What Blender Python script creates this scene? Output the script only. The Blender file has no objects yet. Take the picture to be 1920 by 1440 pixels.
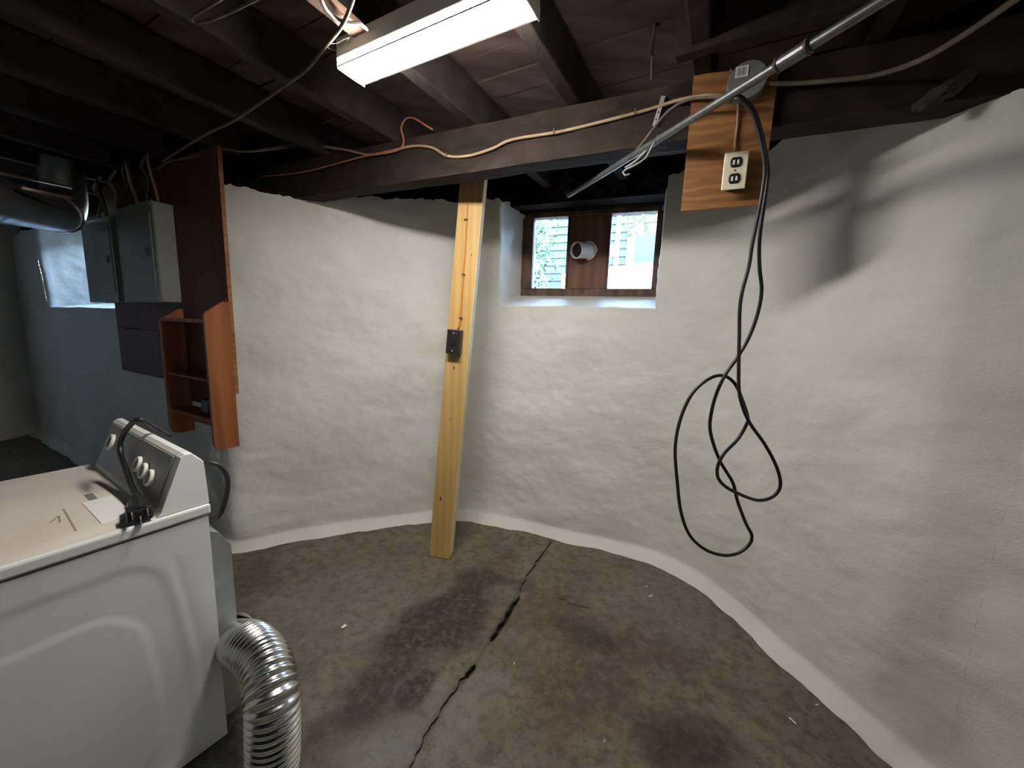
import bpy, bmesh, math, random
import numpy as np
from mathutils import Vector, Matrix
random.seed(7)
scene = bpy.context.scene
COL = scene.collection
# ------------------------------------------------------------------ camera
F = 720.0; H = 1.5                                   # focal length in pixels of 1920x1440, eye height in metres
_d = np.array([-170, 4760, F]); _d /= np.linalg.norm(_d)
_up = -_d; _z = np.array([0, 0, 1.0])
_fy = _z - _up * _z.dot(_up); _fy /= np.linalg.norm(_fy)
_fx = np.cross(_fy, _up)
R = np.array([_fx, _fy, _up])                        # camera axes (right, down, forward) -> world
cd = bpy.data.cameras.new('camera'); cam = bpy.data.objects.new('camera', cd); COL.objects.link(cam)
cd.sensor_fit = 'HORIZONTAL'; cd.sensor_width = 36; cd.lens = F / 1920 * 36; cd.clip_start = .02
M = Matrix(((R[0, 0], -R[0, 1], -R[0, 2], 0), (R[1, 0], -R[1, 1], -R[1, 2], 0), (R[2, 0], -R[2, 1], -R[2, 2], H), (0, 0, 0, 1)))
cam.matrix_world = M
scene.camera = cam
# ------------------------------------------------------------------ world and exposure
w = bpy.data.worlds.new('sky'); scene.world = w; w.use_nodes = True
nt = w.node_tree; bg = nt.nodes['Background']
sky = nt.nodes.new('ShaderNodeTexSky'); sky.sky_type = 'NISHITA'; sky.sun_disc = False
sky.sun_elevation = math.radians(50); sky.sun_rotation = math.radians(110); sky.dust_density = 1.0
nt.links.new(sky.outputs[0], bg.inputs[0]); bg.inputs[1].default_value = 12
scene.view_settings.view_transform = 'Standard'; scene.view_settings.look = 'None'
scene.view_settings.exposure = 0.0; scene.view_settings.gamma = 1; scene.view_settings.use_curve_mapping = False
LAMP = 145.0                                          # radiance of the ceiling lamp's diffuser

# ------------------------------------------------------------------ pixel helpers (direction from the pixel, distance from what it touches)
def ray(x, y): return R @ np.array([x - 960, y - 720, F])
def onz(x, y, zz=0.):
    v = ray(x, y); p = v * ((zz - H) / v[2]); return np.array([p[0], p[1], zz])
def ond(x, y, Y):
    v = ray(x, y); return v * (Y / v[1]) + [0, 0, H]
def onv(x, y, P, D):                                 # on the vertical plane through P along D
    v = ray(x, y); n = np.array([-D[1], D[0]])
    return v * (n.dot(np.array(P)[:2]) / n.dot(v[:2])) + [0, 0, H]
def V3(*a): return np.array(a, float)

# ------------------------------------------------------------------ noise
def _hash(ix, iy, iz, seed):
    n = (ix * 374761393 + iy * 668265263 + iz * 2147483647 + seed * 974711) & 0xffffffff
    n = ((n ^ (n >> 13)) * 1274126177) & 0xffffffff
    n = (n ^ (n >> 16)) & 0xffff
    return n / 65535.0 * 2 - 1
def vnoise(x, y, z, seed=0):
    x, y, z = np.broadcast_arrays(np.asarray(x, float), np.asarray(y, float), np.asarray(z, float))
    ix, iy, iz = np.floor(x).astype(np.int64), np.floor(y).astype(np.int64), np.floor(z).astype(np.int64)
    fx, fy, fz = x - ix, y - iy, z - iz
    fx, fy, fz = [f * f * f * (f * (f * 6 - 15) + 10) for f in (fx, fy, fz)]
    r = 0
    for a in (0, 1):
        for b in (0, 1):
            for c in (0, 1):
                r = r + _hash(ix + a, iy + b, iz + c, seed) * (fx if a else 1 - fx) * (fy if b else 1 - fy) * (fz if c else 1 - fz)
    return r
def fbm(x, y, z, oct=4, seed=0):
    r = 0; a = 1.0
    for o in range(oct):
        r = r + a * vnoise(np.asarray(x) * 2 ** o, np.asarray(y) * 2 ** o, np.asarray(z) * 2 ** o, seed + o); a *= .5
    return r

# ------------------------------------------------------------------ materials
def lin(c): return tuple((v / 12.92 if v <= .04045 else ((v + .055) / 1.055) ** 2.4) for v in c)
def rgb(r, g, b): return lin((r / 255, g / 255, b / 255))
def mat(name, c1, c2=None, rough=.6, metal=0, scale=6, stretch=(1, 1, 1), bump=0, bscale=None, detail=6, lo=.35, hi=.65, spec=.5, rot=0, extra=None):
    m = bpy.data.materials.new(name); m.use_nodes = True
    t = m.node_tree; n = t.nodes; L = t.links.new; b = n['Principled BSDF']
    b.inputs['Roughness'].default_value = rough; b.inputs['Metallic'].default_value = metal
    b.inputs['Specular IOR Level'].default_value = spec
    if c2 is None and not bump:
        b.inputs['Base Color'].default_value = (*c1, 1); return m
    tc = n.new('ShaderNodeTexCoord'); mp = n.new('ShaderNodeMapping'); L(tc.outputs['Object'], mp.inputs[0])
    mp.inputs['Scale'].default_value = stretch; mp.inputs['Rotation'].default_value = (0, 0, rot)
    if c2 is None: c2 = c1
    nz = n.new('ShaderNodeTexNoise'); L(mp.outputs[0], nz.inputs['Vector'])
    nz.inputs['Scale'].default_value = scale; nz.inputs['Detail'].default_value = detail; nz.inputs['Roughness'].default_value = .6
    cr = n.new('ShaderNodeValToRGB'); L(nz.outputs['Fac'], cr.inputs[0])
    cr.color_ramp.elements[0].position = lo; cr.color_ramp.elements[0].color = (*c1, 1)
    cr.color_ramp.elements[1].position = hi; cr.color_ramp.elements[1].color = (*c2, 1)
    L(cr.outputs[0], b.inputs['Base Color'])
    if bump:
        nb = n.new('ShaderNodeTexNoise'); L(mp.outputs[0], nb.inputs['Vector'])
        nb.inputs['Scale'].default_value = bscale or scale * 4; nb.inputs['Detail'].default_value = 8; nb.inputs['Roughness'].default_value = .65
        bp = n.new('ShaderNodeBump'); bp.inputs['Strength'].default_value = 1; bp.inputs['Distance'].default_value = bump
        L(nb.outputs['Fac'], bp.inputs['Height']); L(bp.outputs[0], b.inputs['Normal'])
    if extra: extra(m, n, L, b, mp, cr)
    return m
def wood(name, c1, c2, rough=.7, scale=9, stretch=(1, 1, .08), bump=.002, rot=0, spec=.3, dark=.45, bands='X', dist=6):
    def ex(m, n, L, b, mp, cr):                       # ring-like grain streaks over the base tone
        wv = n.new('ShaderNodeTexWave'); wv.wave_type = 'BANDS'; wv.bands_direction = bands
        L(mp.outputs[0], wv.inputs['Vector']); wv.inputs['Scale'].default_value = scale * .7
        wv.inputs['Distortion'].default_value = dist; wv.inputs['Detail'].default_value = 3; wv.inputs['Detail Scale'].default_value = 1.2
        mx = n.new('ShaderNodeMix'); mx.data_type = 'RGBA'; mx.blend_type = 'MULTIPLY'
        mr = n.new('ShaderNodeMapRange'); L(wv.outputs['Fac'], mr.inputs[0]); mr.inputs[3].default_value = .0; mr.inputs[4].default_value = dark
        L(mr.outputs[0], mx.inputs[0]); L(cr.outputs[0], mx.inputs[6]); mx.inputs[7].default_value = (*[v * .45 for v in (1, .85, .7)], 1)
        L(mx.outputs[2], b.inputs['Base Color'])
    return mat(name, c1, c2, rough, 0, scale, stretch, bump, scale * 5, spec=spec, rot=rot, extra=ex)
def emis(name, c, s):
    m = bpy.data.materials.new(name); m.use_nodes = True; b = m.node_tree.nodes['Principled BSDF']
    b.inputs['Base Color'].default_value = (*c, 1); b.inputs['Emission Color'].default_value = (*c, 1); b.inputs['Emission Strength'].default_value = s
    return m
def glass(name, tint=(.93, .97, .97)):
    m = bpy.data.materials.new(name); m.use_nodes = True; t = m.node_tree; n = t.nodes; n.clear()
    o = n.new('ShaderNodeOutputMaterial'); tr = n.new('ShaderNodeBsdfTransparent'); gl = n.new('ShaderNodeBsdfGlossy'); mx = n.new('ShaderNodeMixShader'); fr = n.new('ShaderNodeFresnel')
    tr.inputs[0].default_value = (*tint, 1); gl.inputs['Roughness'].default_value = .02; fr.inputs[0].default_value = 1.3
    t.links.new(fr.outputs[0], mx.inputs[0]); t.links.new(tr.outputs[0], mx.inputs[1]); t.links.new(gl.outputs[0], mx.inputs[2]); t.links.new(mx.outputs[0], o.inputs[0])
    return m

def plaster_extra(m, n, L, b, mp, cr):
    # coarse trowel relief plus fine sandy grain
    n1 = n.new('ShaderNodeTexNoise'); n1.inputs['Scale'].default_value = 7; n1.inputs['Detail'].default_value = 6; n1.inputs['Roughness'].default_value = .55
    n2 = n.new('ShaderNodeTexNoise'); n2.inputs['Scale'].default_value = 130; n2.inputs['Detail'].default_value = 4
    n3 = n.new('ShaderNodeTexNoise'); n3.inputs['Scale'].default_value = 2.2; n3.inputs['Detail'].default_value = 2
    for q in (n1, n2, n3): L(mp.outputs[0], q.inputs['Vector'])
    k = n.new('ShaderNodeMath'); k.operation = 'MULTIPLY'; L(n2.outputs['Fac'], k.inputs[0])
    mr = n.new('ShaderNodeMapRange'); L(n3.outputs['Fac'], mr.inputs[0]); mr.inputs[1].default_value = .4; mr.inputs[2].default_value = .7; mr.inputs[3].default_value = .03; mr.inputs[4].default_value = .16
    L(mr.outputs[0], k.inputs[1])
    a = n.new('ShaderNodeMath'); a.operation = 'ADD'; L(n1.outputs['Fac'], a.inputs[0]); L(k.outputs[0], a.inputs[1])
    bp = n.new('ShaderNodeBump'); bp.inputs['Distance'].default_value = .012; bp.inputs['Strength'].default_value = .75
    L(a.outputs[0], bp.inputs['Height']); L(bp.outputs[0], b.inputs['Normal'])
M_plaster = mat('white_painted_plaster', (.64, .625, .58), (.73, .72, .68), .55, scale=1.7, stretch=(1, 1, 1.3), detail=5, spec=.35, extra=plaster_extra)
M_beam = wood('old_dark_timber', (.014, .0095, .0075), (.040, .027, .0205), .85, 11, (.10, 1, 1), .009, rot=math.radians(26))
M_joist = wood('sooty_joist_timber', (.022, .0165, .016), (.044, .033, .03), .85, 8, (1, .12, 1), .003, rot=math.radians(28))
M_plank = wood('subfloor_plank_timber', (.050, .032, .028), (.115, .078, .066), .85, 7, (.15, 1, 1), .003, rot=math.radians(28))
M_sill = wood('black_sill_timber', (.007, .006, .006), (.016, .013, .012), .95, 8, (.2, .2, 1), .004, spec=.08)
M_rough = wood('lighter_scrap_timber', (.2, .12, .085), (.33, .22, .16), .85, 9, (1, .15, 1), .003)
M_pine = wood('yellow_pine', (.50, .31, .10), (.60, .40, .15), .5, 10, (1, 1, .07), .0006, spec=.4, dark=.2)
M_pine_edge = mat('pale_pine_edge', (.68, .56, .34), (.78, .68, .46), .6, scale=20, stretch=(1, 1, .1))
M_ply = wood('orange_plywood', (.21, .088, .028), (.33, .155, .055), .55, 4.5, (.5, .5, 2.6), .0006, dark=.5, bands='Z', dist=16)
M_boardbrown = wood('reddish_brown_board', (.07, .025, .011), (.11, .042, .017), .6, 6, (1, 1, .12), .0008)
M_rack = wood('red_stained_pine', (.22, .07, .022), (.32, .115, .038), .5, 8, (1, 1, .12), .0008)
M_frame = mat('weathered_brown_window_paint', (.045, .028, .02), (.20, .095, .05), .6, scale=16, stretch=(1, 1, .4), bump=.002, lo=.42, hi=.72)
M_panelb = wood('dark_brown_panel', (.15, .068, .036), (.22, .105, .06), .6, 6, (1, 1, .15), .0008)
M_white_enamel = mat('white_enamel', (.63, .63, .61), (.67, .67, .65), .28, scale=3, spec=.5)
M_console = mat('taupe_console_panel', (.27, .235, .19), (.33, .29, .24), .4, scale=8)
M_dusttop = mat('dusty_enamel', (.56, .49, .43), (.64, .58, .52), .5, scale=5)
M_console_w = mat('off_white_plastic', (.72, .71, .67), (.77, .76, .73), .35, scale=5)
M_galv = mat('galvanised_steel', (.36, .38, .38), (.46, .48, .48), .42, .75, scale=14)
M_alu = mat('crinkled_aluminium', (.62, .62, .60), (.76, .76, .74), .24, 1, scale=30)
M_ducttin = mat('galvanised_duct_tin', (.55, .58, .62), (.68, .71, .75), .33, .9, scale=9)
M_black = mat('black_rubber', (.012, .012, .013), (.022, .022, .023), .42, scale=20)
M_blackbox = mat('speckled_black_plastic', (.012, .012, .013), (.5, .5, .48), .4, scale=90, detail=1, lo=.71, hi=.74)
M_beige = mat('beige_cable_sheath', (.24, .165, .09), (.33, .24, .145), .55, scale=12)
M_dusty = mat('dusty_grey_cable', (.075, .06, .047), (.13, .105, .082), .7, scale=14)
M_red = mat('faded_red_wire', (.34, .10, .06), (.42, .15, .09), .6, scale=14)
M_orange = mat('orange_wire', (.50, .17, .03), (.6, .24, .05), .5, scale=14)
M_greywire = mat('grey_cable_sheath', (.20, .20, .195), (.28, .28, .27), .45, scale=14)
M_conduit = mat('dull_steel_conduit', (.10, .105, .11), (.16, .165, .17), .42, .6, scale=20, stretch=(1, 1, 1))
M_iron = mat('rusty_iron', (.06, .04, .03), (.16, .09, .06), .7, .4, scale=30)
M_zinc = mat('zinc_strap', (.55, .55, .53), None, .4, .8)
M_greybox = mat('grey_painted_steel', (.145, .15, .145), (.18, .185, .18), .5, scale=6)
M_panelgrey = mat('grey_enamel_panel', (.20, .205, .19), (.235, .24, .225), .42, .1, scale=4)
M_dark = mat('near_black_plastic', (.01, .01, .01), None, .4)
M_ivory = mat('ivory_plastic', (.66, .60, .43), (.72, .67, .50), .35, scale=25)
M_pvc = mat('white_pvc', (.80, .79, .74), (.86, .85, .82), .35, scale=10)
M_paper = mat('white_sticker', (.72, .72, .70), None, .6)
M_lens = emis('lit_diffuser', (1.0, .955, .88), LAMP)
M_pan = mat('white_lamp_pan', (.78, .77, .74), None, .4)
M_glass = glass('window_glass')
M_web = mat('dusty_cobweb', (.42, .39, .36), None, .9)
M_mortar = mat('grey_mortar_clump', (.045, .038, .031), (.085, .074, .062), .95, scale=20, bump=.01)
M_chip = mat('white_paint_chip', (.75, .74, .70), None, .7)
M_copper = mat('pinkish_copper', (.50, .33, .27), (.6, .42, .35), .4, .6, scale=12)
M_siding = mat('blue_grey_clapboard_paint', (.030, .045, .056), (.038, .055, .066), .6, scale=4)
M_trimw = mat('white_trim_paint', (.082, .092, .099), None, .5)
M_leaf = mat('green_leaf', (.02, .05, .018), (.06, .11, .05), .5, scale=6)
M_leafb = mat('bright_green_leaf', (.045, .13, .02), (.08, .18, .04), .5, scale=6)
M_bark = mat('twig_bark', (.14, .10, .07), None, .8)
M_ground = mat('outdoor_soil', (.05, .045, .036), (.08, .075, .06), .9, scale=5)
M_conc = mat('bright_white_masonry', (.84, .84, .82), (.9, .9, .88), .7, scale=8)

# ------------------------------------------------------------------ object helpers
WM = {}
def mk(name, V, Fc, m, parent=None, smooth=False, base=None):
    V = np.asarray(V, float)
    me = bpy.data.meshes.new(name)
    o = bpy.data.objects.new(name, me); COL.objects.link(o)
    if parent is not None:
        o.parent = parent; inv = np.linalg.inv(WM[parent.as_pointer()]); W = WM[parent.as_pointer()]
        V = V @ inv[:3, :3].T + inv[:3, 3]
    else:
        if base is None: base = V3((V[:, 0].min() + V[:, 0].max()) / 2, (V[:, 1].min() + V[:, 1].max()) / 2, V[:, 2].min())
        o.location = base; V = V - base; W = np.eye(4); W[:3, 3] = base
    WM[o.as_pointer()] = W
    me.from_pydata(V.tolist(), [], [list(map(int, f)) for f in Fc]); me.materials.append(m)
    if smooth: me.polygons.foreach_set('use_smooth', [True] * len(me.polygons))
    me.update()
    return o
def empty(name, loc, rz=0):
    o = bpy.data.objects.new(name, None); COL.objects.link(o); o.empty_display_size = .05
    o.location = loc; o.rotation_euler = (0, 0, rz)
    W = np.eye(4); c, s = math.cos(rz), math.sin(rz); W[:2, :2] = [[c, -s], [s, c]]; W[:3, 3] = loc
    WM[o.as_pointer()] = W
    return o
def tag(o, label, cat, group=None):
    o['label'] = label; o['category'] = cat
    if group: o['group'] = group
    return o
def struct(o): o['kind'] = 'structure'; return o
BOXF = [(0, 3, 2, 1), (4, 5, 6, 7), (0, 1, 5, 4), (1, 2, 6, 5), (2, 3, 7, 6), (3, 0, 4, 7)]
def bevel(V, Fc, w, seg=2):
    bm = bmesh.new(); vs = [bm.verts.new(v) for v in V]
    for f in Fc: bm.faces.new([vs[i] for i in f])
    bmesh.ops.recalc_face_normals(bm, faces=bm.faces)
    bmesh.ops.bevel(bm, geom=list(bm.edges) + list(bm.verts), offset=w, segments=seg, affect='EDGES', profile=.5)
    bm.verts.index_update(); Vo = np.array([v.co[:] for v in bm.verts]); Fo = [[v.index for v in f.verts] for f in bm.faces]; bm.free()
    return Vo, Fo
def obox(o, ax, ay, az, x, y, z, bv=0, seg=2):
    """oriented box: origin o, axes, ranges"""
    o, ax, ay, az = map(np.asarray, (o, ax, ay, az))
    V = [o + ax * a + ay * b + az * c for c in z for a, b in ((x[0], y[0]), (x[1], y[0]), (x[1], y[1]), (x[0], y[1]))]
    V = np.array(V); Fc = BOXF
    if np.dot(np.cross(ax * (x[1] - x[0]), ay * (y[1] - y[0])), az * (z[1] - z[0])) < 0: Fc = [f[::-1] for f in Fc]
    return bevel(V, Fc, bv, seg) if bv else (V, Fc)
def join(*parts):
    V = []; Fc = []; k = 0
    for v, f in parts:
        V.append(np.asarray(v, float)); Fc += [[i + k for i in q] for q in f]; k += len(v)
    return np.vstack(V), Fc
def crom(P, step=.02, closed=False):
    P = [np.asarray(p, float) for p in P]; out = []
    n = len(P)
    for i in range(n - 1):
        p0 = P[i - 1] if i else 2 * P[0] - P[1]; p1, p2 = P[i], P[i + 1]; p3 = P[i + 2] if i + 2 < n else 2 * P[-1] - P[-2]
        k = max(1, int(np.linalg.norm(p2 - p1) / step))
        for j in range(k):
            t = j / k
            out.append(.5 * (2 * p1 + (p2 - p0) * t + (2 * p0 - 5 * p1 + 4 * p2 - p3) * t * t + (3 * p1 - p0 - 3 * p2 + p3) * t ** 3))
    out.append(P[-1]); return np.array(out)
def tube(P, r, seg=8, caps=True):
    P = np.asarray(P, float); n = len(P)
    T = np.gradient(P, axis=0); T /= np.linalg.norm(T, axis=1)[:, None] + 1e-12
    a = np.array([0, 0, 1.]) if abs(T[0][2]) < .9 else np.array([1., 0, 0])
    N = np.cross(T[0], a); N /= np.linalg.norm(N); V = []
    rr = np.broadcast_to(r, (n,))
    for i in range(n):
        N = N - T[i] * N.dot(T[i]); N /= np.linalg.norm(N); B = np.cross(T[i], N)
        for k in range(seg):
            t = 2 * math.pi * k / seg; V.append(P[i] + rr[i] * (math.cos(t) * N + math.sin(t) * B))
    Fc = [(i * seg + k, i * seg + (k + 1) % seg, (i + 1) * seg + (k + 1) % seg, (i + 1) * seg + k) for i in range(n - 1) for k in range(seg)]
    if caps: Fc += [tuple(range(seg))[::-1], tuple((n - 1) * seg + k for k in range(seg))]
    return np.array(V), Fc
def cyl(p, q, r, seg=20): return tube([p, q], r, seg)
def loft(loops, closed=True, caps=False):
    n = len(loops[0]); V = np.vstack(loops); Fc = []
    for i in range(len(loops) - 1):
        for k in range(n if closed else n - 1):
            a, b = i * n + k, i * n + (k + 1) % n; Fc.append((a, b, b + n, a + n))
    if caps: Fc += [tuple(range(n))[::-1], tuple((len(loops) - 1) * n + k for k in range(n))]
    return V, Fc
X_, Y_, Z_ = V3(1, 0, 0), V3(0, 1, 0), V3(0, 0, 1)

# ================================================================== the room
ga = math.radians(-28.5)
U = V3(math.cos(ga), math.sin(ga), 0); VJ = V3(-math.sin(ga), math.cos(ga), 0)      # along the beam / along the joists
UM, NM = V3(-.879, .477, 0), V3(-.477, -.879, 0)                                    # left wall: leftwards, into the room
ctrl = [(-6.0, 4.58), (-5.0, 4.02), (-4.0, 3.475), (-3.0, 2.935), (-2.3, 2.555), (-2.0, 2.39), (-1.87, 2.315), (-1.75, 2.285), (-1.6, 2.335), (-1.29, 2.47), (-.80, 2.655), (-.47, 2.752), (-.30, 2.772), (-.18, 2.74),
        (.04, 2.676), (.327, 2.563), (.662, 2.438), (.88, 2.345), (.99, 2.27), (1.125, 2.092), (1.19, 1.92), (1.235, 1.736), (1.308, 1.475), (1.365, 1.265), (1.428, 1.08),
        (1.56, .5), (1.72, -.4), (1.85, -1.4), (1.9, -2.6)]
path = crom([V3(a, b, 0) for a, b in ctrl], .004)
seglen = np.r_[0, np.cumsum(np.linalg.norm(np.diff(path, axis=0), axis=1))]
def P_at(s): return np.stack([np.interp(s, seglen, path[:, 0]), np.interp(s, seglen, path[:, 1]), np.zeros_like(np.asarray(s, float))], -1)
def N_at(s):
    e = .06; t = P_at(np.asarray(s) + e) - P_at(np.asarray(s) - e); t /= np.linalg.norm(t, axis=-1)[..., None]
    return np.stack([t[..., 1], -t[..., 0], 0 * t[..., 0]], -1)                       # into the room
def s_of(pt):
    d = np.linalg.norm(path[:, :2] - np.asarray(pt)[:2], axis=1); return seglen[d.argmin()]
COVE = .085
def wall_pos(s, z):
    s, z = np.broadcast_arrays(np.asarray(s, float), np.asarray(z, float))
    P = P_at(s); N = N_at(s)
    z_in = z; z = np.maximum(z, 0); t = np.clip(z / .055, 0, 1); off = COVE * (.82 * t ** .8 + .18 * np.clip(z / .3, 0, 1))
    up = np.clip(z / .12, 0, 1)
    edge = .012 * fbm(s * 6, 0, 0, 3, 5) * (1 - up)
    disp = (.022 * fbm(s * 1.1, z * 1.3, .5, 3, 11) + .006 * fbm(s * 6, z * 8, .5, 3, 23)) * up
    bul = .05 * np.exp(-((s - s_corner) / .22) ** 2) * np.exp(-((z - .15) / .3) ** 2)
    Q = P - N * (off - disp - edge - bul)[..., None]
    Q[..., 2] = z_in
    return Q
s_corner = s_of((-1.75, 2.285)); s_LW = s_of((-.30, 2.772)); s_WR = s_of((1.03, 2.23)); s_R1 = s_of((1.428, 1.08))
# --- window opening positions along the walls
uW = V3(.945, -.326, 0); uW /= np.linalg.norm(uW); oW = V3(.326, .945, 0); oW /= np.linalg.norm(oW)   # along / outward
W0 = V3(-.207, 2.752, 0) + oW * COVE
oL, oR = onv(934, 480, W0, uW), onv(1238, 480, W0, uW)
s1a, s1b = s_of(oL - oW * COVE), s_of(oR - oW * COVE); z1 = onv(1080, 578, W0, uW)[2]
M0 = V3(-1.80, 2.38, 0)
s2a = s_of(M0 + UM * 3.50 + NM * COVE); s2b = s_of(M0 + UM * 1.5 + NM * COVE); z2 = 1.52
def top_z(s):
    base = np.interp(s, [0, s_corner, s_of((-1.29, 2.47)), s_of((-.8, 2.66)), s_LW, s_of((.04, 2.676)), s_of((.88, 2.345)), s_of((1.19, 1.92)), s_of((1.308, 1.475)), s_of((1.428, 1.08)), seglen[-1]],
                     [2.33, 2.26, 2.25, 2.33, 2.36, 2.37, 2.42, 2.42, 2.30, 2.19, 2.08])
    return base + .022 * fbm(s * 7, .3, .2, 4, 77) + .008 * fbm(s * 40, .3, .2, 3, 78)
def wall_piece(name, s0, s1, ds, hole=None):
    ss = np.linspace(s0, s1, max(2, int(round((s1 - s0) / ds))) + 1)
    if hole:
        for h in hole[:2]:
            if s0 < h < s1: ss[np.abs(ss - h).argmin()] = h
    zz = np.unique(np.r_[-.03, 0, .008, .016, .025, .034, .043, .052, .062, .075, .09, np.arange(.11, 2.1, max(.02, ds))])
    if hole: zz[np.abs(zz - hole[2]).argmin()] = hole[2]
    nz = len(zz) + 14
    S = np.repeat(ss[:, None], nz, 1); T = top_z(ss)
    Z = np.stack([np.r_[zz, np.linspace(zz[-1], t, 14)[1:], t] for t in T])
    Vv = wall_pos(S, Z)
    Vv[:, -1] = Vv[:, -2] - N_at(ss) * .3 + Z_ * .004                                   # the masonry's top, running back under the sill
    # analytic normals so neighbouring pieces shade seamlessly
    e = .01; a = wall_pos(S + e, Z) - wall_pos(S - e, Z); b = wall_pos(S, np.maximum(Z, 0) + e) - wall_pos(S, np.maximum(Z - e, 0))
    Nn = np.cross(a, b); Nn /= np.linalg.norm(Nn, axis=-1)[..., None]
    Fc = []; n = len(ss)
    for i in range(n - 1):
        sm = (ss[i] + ss[i + 1]) / 2
        for j in range(nz - 1):
            if hole and hole[0] < sm < hole[1] and (Z[i, j] + Z[i, j + 1]) / 2 > hole[2]: continue
            Fc.append((i * nz + j, (i + 1) * nz + j, (i + 1) * nz + j + 1, i * nz + j + 1))
    Vf = Vv.reshape(-1, 3); Nf = Nn.reshape(-1, 3)
    o = mk(name, Vf, Fc, M_plaster, smooth=True, base=V3(0, 0, 0)); struct(o)
    sgn = 1
    me = o.data
    if me.polygons[len(me.polygons) // 2].normal.dot(Vector(Nf[Fc[len(Fc) // 2][0]])) < 0:
        Nf = -Nf
    me.normals_split_custom_set_from_vertices(Nf.tolist())
    return o
wall_left = wall_piece('wall_left', 0, s_corner, .02, (s2a, s2b, z2))
wall_corner = wall_piece('wall_back', s_corner, s_LW, .018)
wall_window = wall_piece('wall_window', s_LW, s_WR, .018, (s1a, s1b, z1))
wall_right = wall_piece('wall_right', s_WR, s_R1, .018)
wall_right2 = wall_piece('wall_front_right', s_R1, seglen[-1], .06)
# two plain walls close the room behind the camera
for nm, a, b in (('wall_front', (1.99, -2.55), (-6.0, -2.55)), ('wall_far_left', (-5.82, -2.6), (-5.82, 4.75))):
    a, b = V3(*a, 0), V3(*b, 0); d = (b - a) / np.linalg.norm(b - a); L_ = np.linalg.norm(b - a); nn = np.cross(Z_, d)
    ns, nz = 60, 24; V = []
    for i in range(ns + 1):
        for j in range(nz + 1):
            s, z = L_ * i / ns, 2.70 * j / nz - .04; V.append(a + d * s + nn * (.02 * float(fbm(s * 1.2, z * 1.3, 9, 3, 4))) + Z_ * z)
    struct(mk(nm, V, [(i * (nz + 1) + j, (i + 1) * (nz + 1) + j, (i + 1) * (nz + 1) + j + 1, i * (nz + 1) + j + 1) for i in range(ns) for j in range(nz)], M_plaster, smooth=True, base=V3(0, 0, 0)))

# --- reveals (deep splayed recess of each window), children of their walls
def reveal(parent, outl_wall, outl_frame, m, steps=14, seed=3):
    A = np.array(outl_wall); B = np.array(outl_frame); L = []
    for k in range(steps + 1):
        t = k / steps; Q = A * (1 - t) + B * t
        q = .011 * np.sin(math.pi * min(1, t * 1.02 + .02)) * fbm(Q[:, 0] * 9, Q[:, 1] * 9, Q[:, 2] * 9, 3, seed)
        c = A.mean(0) * (1 - t) + B.mean(0) * t; dirn = c - Q; dirn /= np.linalg.norm(dirn, axis=1)[:, None]
        rnd = -.02 * max(0, 1 - t * steps / 3) ** 2 * (k > 0)                        # softened arris
        if k == 0: L.append(Q - dirn * .02 + (B.mean(0) - A.mean(0)) * V3(1, 1, 0) * .03)
        L.append(Q + dirn * (q * (k > 0) - rnd)[:, None])
    V, Fc = loft(L, closed=False)
    return mk('window_reveal', V, Fc, m, parent, smooth=True)
def outl_on_wall(sa, sb, z0, zt, n=40):
    O = [wall_pos(sa, z)[()] for z in np.linspace(zt, z0, n)]
    O += [wall_pos(s, z0)[()] for s in np.linspace(sa, sb, 50)[1:]]
    O += [wall_pos(sb, z)[()] for z in np.linspace(z0, zt, n)[1:]]
    return O
def outl_frame(pa, pb, z0, zt, n=40):
    O = [V3(pa[0], pa[1], z) for z in np.linspace(zt, z0, n)]
    O += [V3(*(pa * (1 - t) + pb * t)[:2], z0) for t in np.linspace(0, 1, 50)[1:]]
    O += [V3(pb[0], pb[1], z) for z in np.linspace(z0, zt, n)[1:]]
    return O
FD = .30
FP = W0 + oW * FD
fL, fR = onv(984, 500, FP, uW), onv(1230, 500, FP, uW)
fzb = onv(1100, 551, FP, uW)[2]; fzt = (onv(990, 403, FP, uW)[2] + onv(1235, 386, FP, uW)[2]) / 2
reveal(wall_window, outl_on_wall(s1a, s1b, z1, 2.34), outl_frame(fL - uW * .02, fR + uW * .02, fzb - .015, fzt + .1), M_plaster)
g0 = M0 - NM * .45
gL, gR = g0 + UM * 3.38, g0 + UM * 1.7
reveal(wall_left, outl_on_wall(s2a, s2b, z2, 2.34), outl_frame(gL, gR, 1.60, 2.36), M_plaster, seed=8)

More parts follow.
